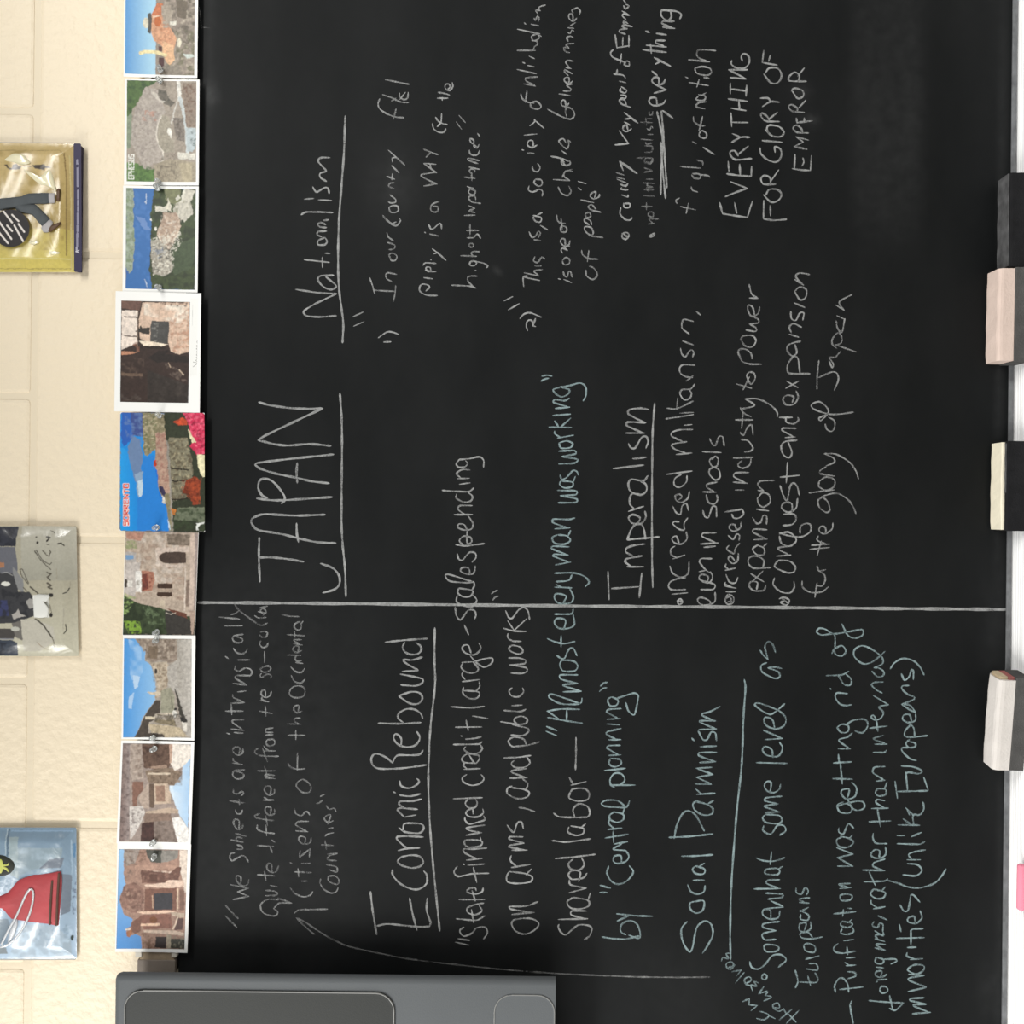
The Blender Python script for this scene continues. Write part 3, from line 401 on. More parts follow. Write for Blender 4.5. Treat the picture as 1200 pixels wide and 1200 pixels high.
F 1080,430 1237,415/1220,415 1072,392 1060,375 1180,370 1262,340/1150,457 1090,470 1078,500 1110,550 1180,567 1250,530 1267,490 1220,460 1150,457
@chalk line Shared labor with a long dash|w|.68|2.8
w 415,240 522,215/430,235 403,187/410,290 402,330 460,352 530,342 543,300 510,265 430,267 410,290/293,438 330,462 450,468 532,465/440,462 430,410 470,373 530,390 548,440 530,465/400,535 393,570 450,594 500,580 502,545 415,528/490,535 517,513/283,630 380,640 553,618/303,757 440,745 587,727/430,760 398,790 410,827 470,837 507,800 490,752/470,918 478,850 420,843 397,870 420,902 500,892 527,860/403,997 522,965/520,965 410,940 403,908/430,1030 388,1060 410,1102 470,1112 538,1090 535,1050 430,1030/535,1050 550,1000/325,1185 532,1180/510,1180 415,1152 420,1125 522,1125
y 330,500 325,520 350,560 380,572 430,530 470,503 540,508 562,530 545,580 508,607
s 450,985 450,1100 446,1212
@teal chalk line Almost every man was working|t|.75|2.8
k 205,520 232,505 257,500/210,485 245,478 282,485/340,562 290,580 310,610 350,630 395,610 402,580 340,562/335,560 400,552 480,533 517,560 520,620 500,658/305,712 405,703/390,700 290,668 300,650 370,657 402,640/288,762 412,752/260,843 420,845/330,845 300,800/340,845 412,780/320,920 432,900/340,915 300,890 300,872/330,955 345,990 410,987 427,960 385,940 330,955/330,1102 440,1095 462,1070 350,1050/350,1050 450,1030 440,1008 328,1012
o 338,100 350,130 380,120 430,68 455,75 467,102/345,140 335,165 370,190 425,180 425,150 345,140/430,150 445,110/325,295 450,292 458,270 340,245/340,245 450,238 455,212 320,208/300,478 407,470/385,470 285,432 290,410 400,412 442,402/320,520 283,540 300,578 370,585 410,560 385,528 320,520/395,528 412,490/305,732 412,712/395,712 288,668 300,657 395,662/380,658 275,615 290,600 402,605/310,850 400,840 422,800/300,790 430,788 500,808 542,850 515,885/300,888 420,893/350,888 310,870/360,1000 380,950 310,935 298,965 330,1002 410,1000 432,960 405,895/300,1078 420,1075 430,1040/365,1187 375,1120 315,1108 298,1140 330,1177 400,1177 438,1150 430,1080
s 248,290 300,312 370,325 442,310/345,270 345,350/315,410 350,432 370,428 400,365 430,358 457,410/335,480 360,517 440,517 462,480 430,448 350,445 335,480/360,665 487,660/480,658 358,618 462,605/462,605 345,575 337,547 462,545/480,748 300,685 262,683 262,705 340,747 450,752 487,740 492,710/495,885 380,868 250,845/250,800 330,855/245,800 350,785 477,788/385,795 385,862/243,908 315,937/240,942 313,972
@teal chalk line by central planning|t|.72|2.8
s 615,662 640,640 665,635/622,625 640,605 670,597/700,700 673,720 690,762 735,758 745,722 700,700/735,712 800,690 860,673 887,690 885,720 872,790 857,827 820,800 800,740/668,857 762,852/745,852 665,805 680,788 767,782/668,890 757,897/765,1000 680,1002/730,998 663,962 670,945 767,922/680,1112 767,1107/745,1105 668,1060 680,1043 762,1040/690,1135 683,1170 720,1192 767,1172 757,1140 690,1132
w 650,138 797,122/690,240 865,240/760,240 793,205 770,162 720,158 690,200 695,238 720,255/827,350 810,390 780,398 650,388 628,370 660,348 740,350 800,392/720,430 688,450 690,482 740,502 782,482 780,445 710,428/780,440 790,400/775,542 675,552/720,547 680,510 685,480/655,612 817,585/710,565 715,645
w 812,637 718,655/770,655 712,690 800,700/770,790 765,738 720,740 713,775 740,792 800,777 822,740 800,700/680,810 668,860 700,917 750,937 810,912 853,850 825,808/620,945 692,965/618,995 667,995
y 633,588 720,600 800,602 895,580/800,572 765,550 770,502 820,473 870,488 897,540 895,595 820,575/740,475 820,440/735,425 860,438 988,442
@teal chalk heading Social Darwinism|t|.72|3.0
t 235,930 357,925/350,925 240,872 352,868/340,868 253,825 310,805 382,768/230,940 262,1000 290,1002 320,948 350,955 357,1007/245,1050 357,1045/185,990 200,1008/240,1162 352,1155/345,1155 232,1112 235,1093 362,1090
x 215,122 325,115/210,232 322,235/320,232 218,185/218,185 332,165/332,165 225,125/218,305 347,297/250,300 212,268/225,350 193,370 205,415 265,450 325,442 332,405 290,375 215,355/300,370 337,350/25,608 180,600 332,583/60,615 80,520 120,440 160,420 210,450 250,520 272,562/113,740 220,738 332,730/205,812 188,835 212,862 265,865 275,832 210,808/240,808 272,790/193,910 272,908/155,942 180,990 230,1007 270,987 277,948/205,1058 172,1070 175,1112 215,1140 262,1118 268,1055 205,1058
z 150,480 112,530 115,600 140,660 172,692 190,660 220,520 275,476 320,500 332,570 300,640 260,702
@chalk underline below the heading Social Darwinism|t|.82|3.2
x 553,-502 562,-450 548,-250 540,0 530,150 500,430 475,750 460,1000 454,1300 458,1465
@teal chalk line Somewhat same level as|t|.68|2.8
t 665,372 690,410 722,437/720,435 698,345 725,310 755,335 772,387/710,460 672,480 680,525 760,568 800,562 795,525 720,495/720,495 770,490 815,500/837,748 790,790 740,822 690,805 625,755 650,743 720,765 800,800 845,850 830,905 760,932/770,930 750,860 700,843 692,875 720,910 770,925/700,1000 822,992/820,992 688,935/755,1128 745,1070 700,1048 682,1075 712,1110 790,1117 822,1060 800,1018/638,1162 855,1168
x 735,290 742,222 712,215 694,245 715,282 762,293 800,268 808,235/700,432 805,428/790,425 695,388 792,372/780,370 697,350 705,330 817,318/700,450 682,470 705,502 790,512 818,492 800,455 700,445/690,525 685,560 740,584 785,525 830,525 845,560 803,592/638,752 680,770 760,775 837,750/745,710 735,797/705,830 700,862 780,870 803,850 785,825 705,832/790,832 822,812/622,970 807,968/790,965 708,930 717,910 802,905
z 710,388 827,378/825,372 740,335/720,322 822,308 820,288 705,280/740,455 735,400 690,395 683,430 730,462 792,452 803,405/775,605 700,608 678,580 690,562 777,543/770,543 685,520 685,498 745,485 800,480/690,665 710,692 780,688 797,665 770,645 700,643 690,665/592,762 605,800 650,814 700,780 750,720 810,713 847,750 792,800/675,868 690,848 713,862 703,887 680,882 675,868
@teal chalk word Europeans|t|.6|2.7
z 918,245 920,275 955,287 980,243 1003,262 992,292/1008,350 940,345/975,345 938,322 1012,312/950,430 950,462 998,470 1005,435 945,400/945,410 1003,380/975,545 988,492 945,495 942,540 985,552 1022,525 1018,480/1102,588 1020,602 955,592 948,562 1000,555 1035,595/970,645 985,685 1045,695 1050,655 1000,633 970,645/985,745 1080,720/1030,735 985,730/1010,775 1060,778 1065,820 990,812/912,822 930,900 913,945/940,905 1060,907 1072,880 1050,840/1000,862 1020,932
@teal chalk words saw themselves written on a slant|t|.55|2.5
z 543,1042 590,1020/590,1020 585,1065/585,1065 645,1070/645,1070 600,1107/640,1160 690,1170 727,1140 690,1118 662,1112/725,1140 770,1162/850,1195 937,1105/865,1130 917,1187/800,1170 890,1095/850,1130 830,1095/760,1085 800,1085 790,1052 755,1065 765,1095 800,1110 832,1092/690,1037 745,1010 700,998/700,998 715,970 655,988/655,988 690,938/655,912 622,900 640,935 600,925 612,967/565,915 603,893 590,868 555,885 565,920 600,930/490,912 552,838/468,832 532,820/532,820 500,862/440,802 477,790 465,763 430,772 428,798 455,815 487,785/457,703 425,705 442,740 402,733 393,757
@teal chalk line Purification was getting rid of|t|.7|2.8
B 400,68 440,145 490,167 545,145 545,108 510,110 340,137 285,105 240,98 223,125 260,145 340,137 352,170 350,230/330,275 345,245 400,220 427,260 400,292 355,280 345,245/290,430 400,425 447,400/375,430 415,492 460,495 465,455 430,422/318,520 322,527/440,557 365,553 353,580 380,625 420,640 467,635/365,795 395,830 440,825 445,785 400,772 365,795/430,775 480,745 560,738 582,780 545,832 490,820/375,945 460,945/450,940 378,885 440,862 472,835/340,1045 467,1037/375,985 380,1040
C 335,315 475,318/388,195 402,352/440,445 450,390 400,395 395,420 430,457 490,440 502,380 470,342/410,480 368,500 385,548 450,557 472,520 430,490 368,510/440,460 470,520 510,537 555,522 552,482 510,473 430,490/378,662 378,690 410,702 440,637 455,635 482,662/400,725 363,745 378,790 440,797 482,762 450,735 390,720/450,735 475,712/370,930 477,930/470,928 368,870/368,870 477,845/477,845 363,800
A 385,248 467,240/445,240 378,218 457,212/385,295 395,330 455,328 473,300 430,285 385,295/343,425 497,410/410,395 405,442/440,385 470,388/395,480 392,507 440,522 475,495 400,477/450,482 470,465/400,530 393,560 440,570 482,550 475,523/413,615 482,605/372,635 343,660 350,690 400,702 497,688/435,658 440,712/430,735 492,732/497,785 430,790/450,787 422,768/440,832 490,838 497,862 438,882/355,977 348,930 380,880 410,880 440,920 447,975/385,957 547,940/470,1035 457,1070 480,1200/455,1060 468,1130 478,1190
@teal chalk line foreigners rather than internal|t|.7|2.8
B 702,260 620,330 550,347 490,300 488,250 540,220 610,245 680,300 685,345 625,375/625,375 660,378 692,400 690,430 650,437 612,400/690,475 630,478 608,495 640,530 682,552/620,570 727,635/727,635 660,650 692,690 670,732 630,740 605,722 620,708 640,740 652,822/595,800 717,785/630,912 717,912/700,905 622,875 690,850/620,970 700,970 712,955
C 640,332 702,325/690,320 618,272 630,235 702,230/650,385 635,415 660,437 707,425 705,390 645,385/700,385 717,340/608,525 727,522/700,520 640,485 645,462 700,470/590,618 742,612/650,530 670,652/717,772 640,768 618,735 620,700/662,870 664,822 630,815 603,848 628,872 680,870 710,840 705,795/545,957 702,962/690,960 618,930 625,905 703,880/555,1040 700,1035 722,1020/590,970 635,1065
A 625,250 600,285 640,317 690,312 703,275 625,252/680,265 705,235/702,375 622,390/650,385 605,352 605,330/655,440 717,468/625,480 613,507 650,522 665,490 688,500 687,550
A 690,555 690,580 630,545/700,620 632,600/650,600 635,575 690,572/705,680 632,665/690,678 640,640 705,640/640,732 635,768 680,777 692,748 640,730/690,745 770,743 787,757 745,778/640,800 692,805/670,870 680,830 640,832 637,860 675,872 715,850/645,890 717,885/650,900 640,905/665,955 680,982 720,972 715,942 680,935 665,955/590,1035 700,1045 833,1052/833,1052 775,1103 735,1090/735,1000 757,1100
@teal chalk line minorities unlike Europeans in brackets|t|.74|2.9
B 740,382 770,340 830,310 900,325 950,372 977,425/818,418 840,462 870,440 890,388 902,400 902,457/872,500 825,503 822,525 860,560 900,577/905,575 910,595 820,632/820,632 880,672 918,690/918,690 880,640 830,630/890,755 875,705 835,708 828,740 870,760 915,745 918,700/1002,852 900,862 845,858 842,825 880,780 905,800 912,860/875,880 850,905 870,935 915,930 915,905 875,895/870,935 820,940 830,970 880,1015 922,1028/818,1065 900,1072 962,1100 940,1120 860,1112 850,1160
C 773,333 790,452/790,405 880,403 1003,400/848,270 862,400/975,305 1007,397/858,528 875,570/905,640 900,570 945,570 975,530 970,480/795,640 947,642/890,640 830,598/848,520 905,575/890,722 958,693/788,715 842,715/788,772 950,775 982,758/858,885 952,885/890,880 868,850 900,832 987,815/828,990 920,997 962,960 930,920 860,912/722,1030 800,1052 860,1075 950,1082 1050,1050 1100,1000 1132,950
A 808,362 835,405 865,400 885,293 905,295 947,342/915,492 908,445 868,452 863,480 920,492 962,455 950,405/970,530 900,532 880,545/803,500 815,550/783,598 977,592/885,540 885,642/860,662 922,660/967,740 880,747/910,742 855,722 858,700/892,790 862,820 920,848 970,825 975,790 920,782 892,790/978,858 870,850/978,858 865,885 992,940/865,972 992,942/895,1128 1022,1118/1005,1115 900,1068 992,1060/992,1060 880,1035 878,1022 977,1015
@faint chalk corner mark by the top edge|w|.3|1.6
a 20,50 30,120 35,190/35,192 92,195
'''
rnd = random.Random(4)
layer = 0
def ribbon_mesh(name, strokes, width):
    global layer
    V, F = [], []
    for st in strokes:
        pts = smooth_line(st)
        n = len(pts); layer += 1
        y = YB - .00012 - (layer % 40) * 4e-6
        ph = rnd.random() * 6
        left, right = [], []
        for i, p in enumerate(pts):
            t = pts[min(i + 1, n - 1)] - pts[max(i - 1, 0)]
            t = t / (np.linalg.norm(t) + 1e-9); nn = np.array((-t[1], t[0]))
            wv = width * .5 * (.84 + .16 * math.sin(i * .55 + ph) + .06 * math.sin(i * 1.7))
            if i in (0, n - 1): wv *= .62
            left.append(p + nn * wv); right.append(p - nn * wv)
        # rounded ends
        t0 = pts[0] - pts[1]; t0 /= np.linalg.norm(t0) + 1e-9
        t1 = pts[-1] - pts[-2]; t1 /= np.linalg.norm(t1) + 1e-9
        base = len(V)
        for a_, b_ in zip(left, right): V.append(P(*a_, y)); V.append(P(*b_, y))
        for i in range(n - 1): F.append((base + 2 * i, base + 2 * i + 1, base + 2 * i + 3, base + 2 * i + 2))
        e0 = len(V); V.append(P(*(pts[0] + t0 * width * .35), y)); F.append((base, e0, base + 1))
        e1 = len(V); V.append(P(*(pts[-1] + t1 * width * .35), y)); F.append((base + 2 * n - 2, base + 2 * n - 1, e1))
    me = bpy.data.meshes.new(name); me.from_pydata([tuple(v) for v in V], [], F); me.update()
    return me

cur = None; blocks_ = []
for ln in STROKES.strip().splitlines():
    ln = ln.strip()
    if ln.startswith('@'):
        lab, kind, al, wd = ln[1:].split('|'); cur = [lab, kind, float(al), float(wd), []]; blocks_.append(cur)
    elif ln:
        k, rest = ln.split(' ', 1); ox, oy, s = TILES[k]
        for st in rest.split('/'):
            pts = [tuple(float(v) for v in q.split(',')) for q in st.split()]
            if len(pts) > 1: cur[4].append([(ox + x / s, oy + y / s) for x, y in pts])
def gap(a, b):
    A = np.array(a); B = np.array(b)
    def dense(Q): return np.concatenate([Q[i] + (Q[i + 1] - Q[i]) * np.linspace(0, 1, 5)[:, None] for i in range(len(Q) - 1)])
    A = dense(A); B = dense(B)
    return np.sqrt(((A[:, None] - B[None]) ** 2).sum(-1)).min()
for lab, kind, al, wd, st in blocks_:
    line = 'underline' in lab or 'dividing' in lab
    nm = 'chalk_line' if line else 'chalk_arrow' if 'arrow' in lab else 'chalk_word'
    groups = list(range(len(st)))                       # strokes that lie close together make one written word
    for i in range(len(st)):
        for j in range(i):
            if groups[i] != groups[j] and (line or gap(st[i], st[j]) < 8.5):
                gi, gj = groups[i], groups[j]; groups = [gj if g_ == gi else g_ for g_ in groups]
    ids = sorted(set(groups))
    for g_ in ids:
        ss = [q for q, k in zip(st, groups) if k == g_]
        n_ = nm if sum(len(q) for q in ss) > 5 or nm != 'chalk_word' else 'chalk_mark'
        alg = max(.12, al * (.80 + .10 * rnd.random())) if kind != 'x' else al
        o = link(n_, ribbon_mesh(n_, ss, wd * (.80 if 'dividing' not in lab else .95)), chalk_mat(kind, round(alg, 2)), board)
        if len(ids) == 1: o['label'] = lab if 'chalk' in lab else 'chalk ' + lab

# ------------------------------------------------------------------ tray
m_tray = mat('white_enamelled_tray', (0.95, 0.95, 0.94), rough=.5, spec=.5, metal=0, var=.04, vscale=30)
tray = empty('chalk_tray', (0, YB - .03, ZT - .004))
tag(tray, 'bright white chalk tray along the foot of the chalkboard', 'chalk tray')
bm = bmesh.new()
prof = [(YB, ZT - .010), (YB, ZT + .0002)]
y = YB - .0012; prof += [(y, ZT + .0002), (y, ZT - .0008)]
for k in range(9):
    y0 = YB - .004 - k * .0068
    prof += [(y0, ZT - .0008), (y0 - .0008, ZT - .0003), (y0 - .0056, ZT - .0003), (y0 - .0062, ZT - .0008)]
ye = YB - .068
prof += [(ye, ZT - .0012), (ye - .002, ZT + .0002), (ye - .007, ZT + .0002), (ye - .010, ZT - .002), (ye - .010, ZT - .016),
         (ye - .007, ZT - .016), (ye - .006, ZT - .010)]
A_, B_ = [], []
for (yy, zz) in prof:
    A_.append(bm.verts.new((bx0, yy, zz))); B_.append(bm.verts.new((bx1, yy, zz)))
n = len(prof)
for i in range(n): bm.faces.new((A_[i], A_[(i + 1) % n], B_[(i + 1) % n], B_[i]))
bm.faces.new(A_); bm.faces.new(B_[::-1])
obj('tray_shelf', bm, m_tray, tray)
m_dust = mat('chalk_dust', (0.8, 0.79, 0.77), rough=.95, spec=0, var=.1)

# ------------------------------------------------------------------ erasers
m_felt_grey = mat('charcoal_felt', (0.082, 0.080, 0.077), rough=.95, spec=.05, bump=.0008, bscale=500, var=.35, vscale=40)
m_felt_dark = mat('black_felt', (0.017, 0.017, 0.018), rough=.95, spec=.05, bump=.0008, bscale=500, var=.4, vscale=50)
m_felt_dusty = mat('dusty_black_felt', (0.085, 0.085, 0.086), rough=.95, spec=.05, bump=.0008, bscale=500, var=.9, vscale=60)
m_pale_pink = mat('chalky_pink_felt', (0.66, 0.53, 0.46), rough=.95, spec=.05, bump=.0006, bscale=300, var=.14, vscale=28)
m_pale_white = mat('chalky_white_felt', (0.66, 0.62, 0.58), rough=.95, spec=.05, bump=.0006, bscale=300, var=.14, vscale=28)
m_cream = mat('cream_felt', (0.80, 0.74, 0.58), rough=.95, spec=.05, bump=.0006, bscale=300, var=.12, vscale=40)
m_tan = mat('tan_felt_core', (0.58, 0.47, 0.32), rough=.95, spec=.05, bump=.0006, bscale=300, var=.15, vscale=60)
m_red = mat('red_felt_layer', (0.36, 0.13, 0.12), rough=.95, spec=.05, bump=.0006, bscale=300, var=.2, vscale=60)

def sag_box(bm, L, y0, y1, z0, z1, bev, bulge=0.0, n=10, side=.0):
    """block along X with rounded long edges; top may bulge or droop unevenly"""
    sec = []
    for cy, cz, a0 in ((y1 - bev, z1 - bev, 0), (y0 + bev, z1 - bev, 90), (y0 + bev, z0 + .001, 180), (y1 - bev, z0 + .001, 270)):
        r = bev if a0 < 180 else .001
        for k in range(4):
            a = math.radians(a0 + 30 * k)
            yy = (y1 - r if a0 in (0, 270) else y0 + r) + r * math.cos(a)
            zz = (z1 - r if a0 < 180 else z0 + r) + r * math.sin(a)
            sec.append((yy, zz))
    rings = []
    for i in range(n + 1):
        t = i / n; x = -L / 2 + L * t
        k = bulge * (math.sin(math.pi * t)) 
        ring = []
        for (yy, zz) in sec:
            top = (zz - z0) / (z1 - z0)
            ring.append(bm.verts.new((x, yy + side * math.sin(t * 7) * top, zz + k * top + .0004 * math.sin(t * 19 + yy * 300) * top)))
        rings.append(ring)
    m_ = len(sec)
    for a, b in zip(rings, rings[1:]):
        for i in range(m_): bm.faces.new((a[i], a[(i + 1) % m_], b[(i + 1) % m_], b[i]))
    bm.faces.new(rings[0][::-1]); bm.faces.new(rings[-1])

ZS = ZT - .0003      # top of the tray ribs
def eraser(label, py0, py1, off, depth, lower, upper, yaw, mats, capped=False, dusty=False, narrow=False):
    yc = YB - off - depth / 2
    xa, xb = P(1180, py1, yc).x, P(1180, py0, yc).x
    Ln = xb - xa
    e = empty('chalkboard_eraser', ((xa + xb) / 2, yc, ZS))
    def part(name, L, y0, y1, z0, z1, m, bev=.002, x=0, bulge=0, side=0):
        bm = bmesh.new(); sag_box(bm, L, y0, y1, z0, z1, bev, bulge, side=side)
        o = obj(name, bm, m, None, smooth=False); o.parent = e; o.location = (x, 0, 0); return o
    d = depth / 2
    part('eraser_back', Ln, -d, d, 0, lower, mats[0], .0015 if upper else .004)
    if capped:
        o = part('felt_cover', Ln - .004, -d + .0005, d - .0005, lower, lower + upper, mats[1], .008, x=-.002, bulge=.0008)
        part('felt_core', .0035, -d + .006, d - .003, lower + .009, lower + upper - .002, m_tan, .006, x=Ln / 2 - .0022)
        part('red_layer', .0035, -d + .004, d - .002, lower + .0005, lower + .009, m_red, .002, x=Ln / 2 - .0022)
    elif upper:
        part('felt_pad', Ln - .003, -d + (.006 if narrow else .001), d - .001, lower, lower + upper, mats[1], min(.006, upper * .45), bulge=.0008, side=.0006)
    if dusty: part('dusty_face', Ln - .002, -d + .0015, d - .001, lower - .0002, lower + .0016, m_felt_dusty, .0008)
    if narrow: part('scuffed_strip', Ln * .55, -d + .0008, -d + .0055, lower, lower + .0012, m_felt_dusty, .0005, x=Ln * .2)
    e.rotation_euler = (0, 0, yaw)
    tag(e, label, 'eraser', 'erasers on the chalk tray')
    return e
eraser('all black dusty felt eraser, nearest the top of the photo on the tray', 207, 316, .009, .037, .0286, 0, 0, (m_felt_dark,), dusty=True)
eraser('pale pink topped eraser butted against the all black one', 317, 426, .002, .046, .021, .0215, math.radians(-1.2), (m_felt_grey, m_pale_pink))
eraser('black eraser with a narrow cream felt face, alone between the two pale ones', 518, 622, .003, .042, .028, .0045, 0, (m_felt_dark, m_cream), narrow=True)
eraser('chalk whitened eraser set askew with tan and red layers showing at its end', 788, 899, .012, .040, .019, .0225, math.radians(-8), (m_felt_grey, m_pale_white), capped=True)
# pink chalk stick near the tray lip
m_pink = mat('pink_chalk', (0.83, 0.27, 0.36), rough=.9, spec=.1, var=.08, vscale=60)
yk = YB - .053
bm = bmesh.new()
xa, xb = P(1196, 1066, yk).x, P(1196, 1013, yk).x
n = 12; rings = []
for x, r in ((xa, .0040), (xa + .002, .0062), (xb - .002, .0058), (xb, .0045)):
    rings.append([bm.verts.new((x, yk + r * math.cos(2 * math.pi * k / n), ZS + .0062 + r * math.sin(2 * math.pi * k / n))) for k in range(n)])
for a, b in zip(rings, rings[1:]):
    for i in range(n): bm.faces.new((a[i], a[(i + 1) % n], b[(i + 1) % n], b[i]))
bm.faces.new(rings[0][::-1]); bm.faces.new(rings[-1])
tag(obj('chalk_stick', bm, m_pink, smooth=True), 'stubby pink stick of chalk lying near the outer lip of the white tray', 'chalk')

# ------------------------------------------------------------------ map rail above the board
YR = -0.027
m_cork = mat('grey_brown_cork', (0.30, 0.235, 0.16), rough=.9, spec=.1, bump=.0008, bscale=260, var=.5, vscale=90)
m_rail = mat('pale_rail_lip', (0.62, 0.58, 0.50), rough=.5, spec=.4, var=.1)
m_endcap = mat('taupe_rail_end', (0.22, 0.185, 0.155), rough=.6, var=.3, vscale=50)
rail = empty('map_rail', (0, YB, P(185, 600, YB).z))
tag(rail, 'narrow cork display rail that the row of postcards is pinned to', 'display rail')
XE = P(185, 1125, YR).x; XE2 = P(185, 1141, YR).x; zr0 = P(207, 1130, YR).z; zr1 = P(160, 1130, YR).z
bbox_obj('cork_strip', (XE, bx1, YR + .001, -0.001, zr0 + .004, zr1 - .004), m_cork, rail)
bbox_obj('rail_lip', (XE + .004, bx1, YR - .001, -0.001, zr0, zr0 + .0075), m_rail, rail, bev=.001)
bbox_obj('rail_lip', (XE + .004, bx1, YR - .001, -0.001, zr1 - .0075, zr1 + .002), m_rail, rail, bev=.001)
bbox_obj('end_cap', (XE2 + .001, XE, YR, -0.001, zr0 + .002, zr1 - .001), m_endcap, rail, bev=.001)

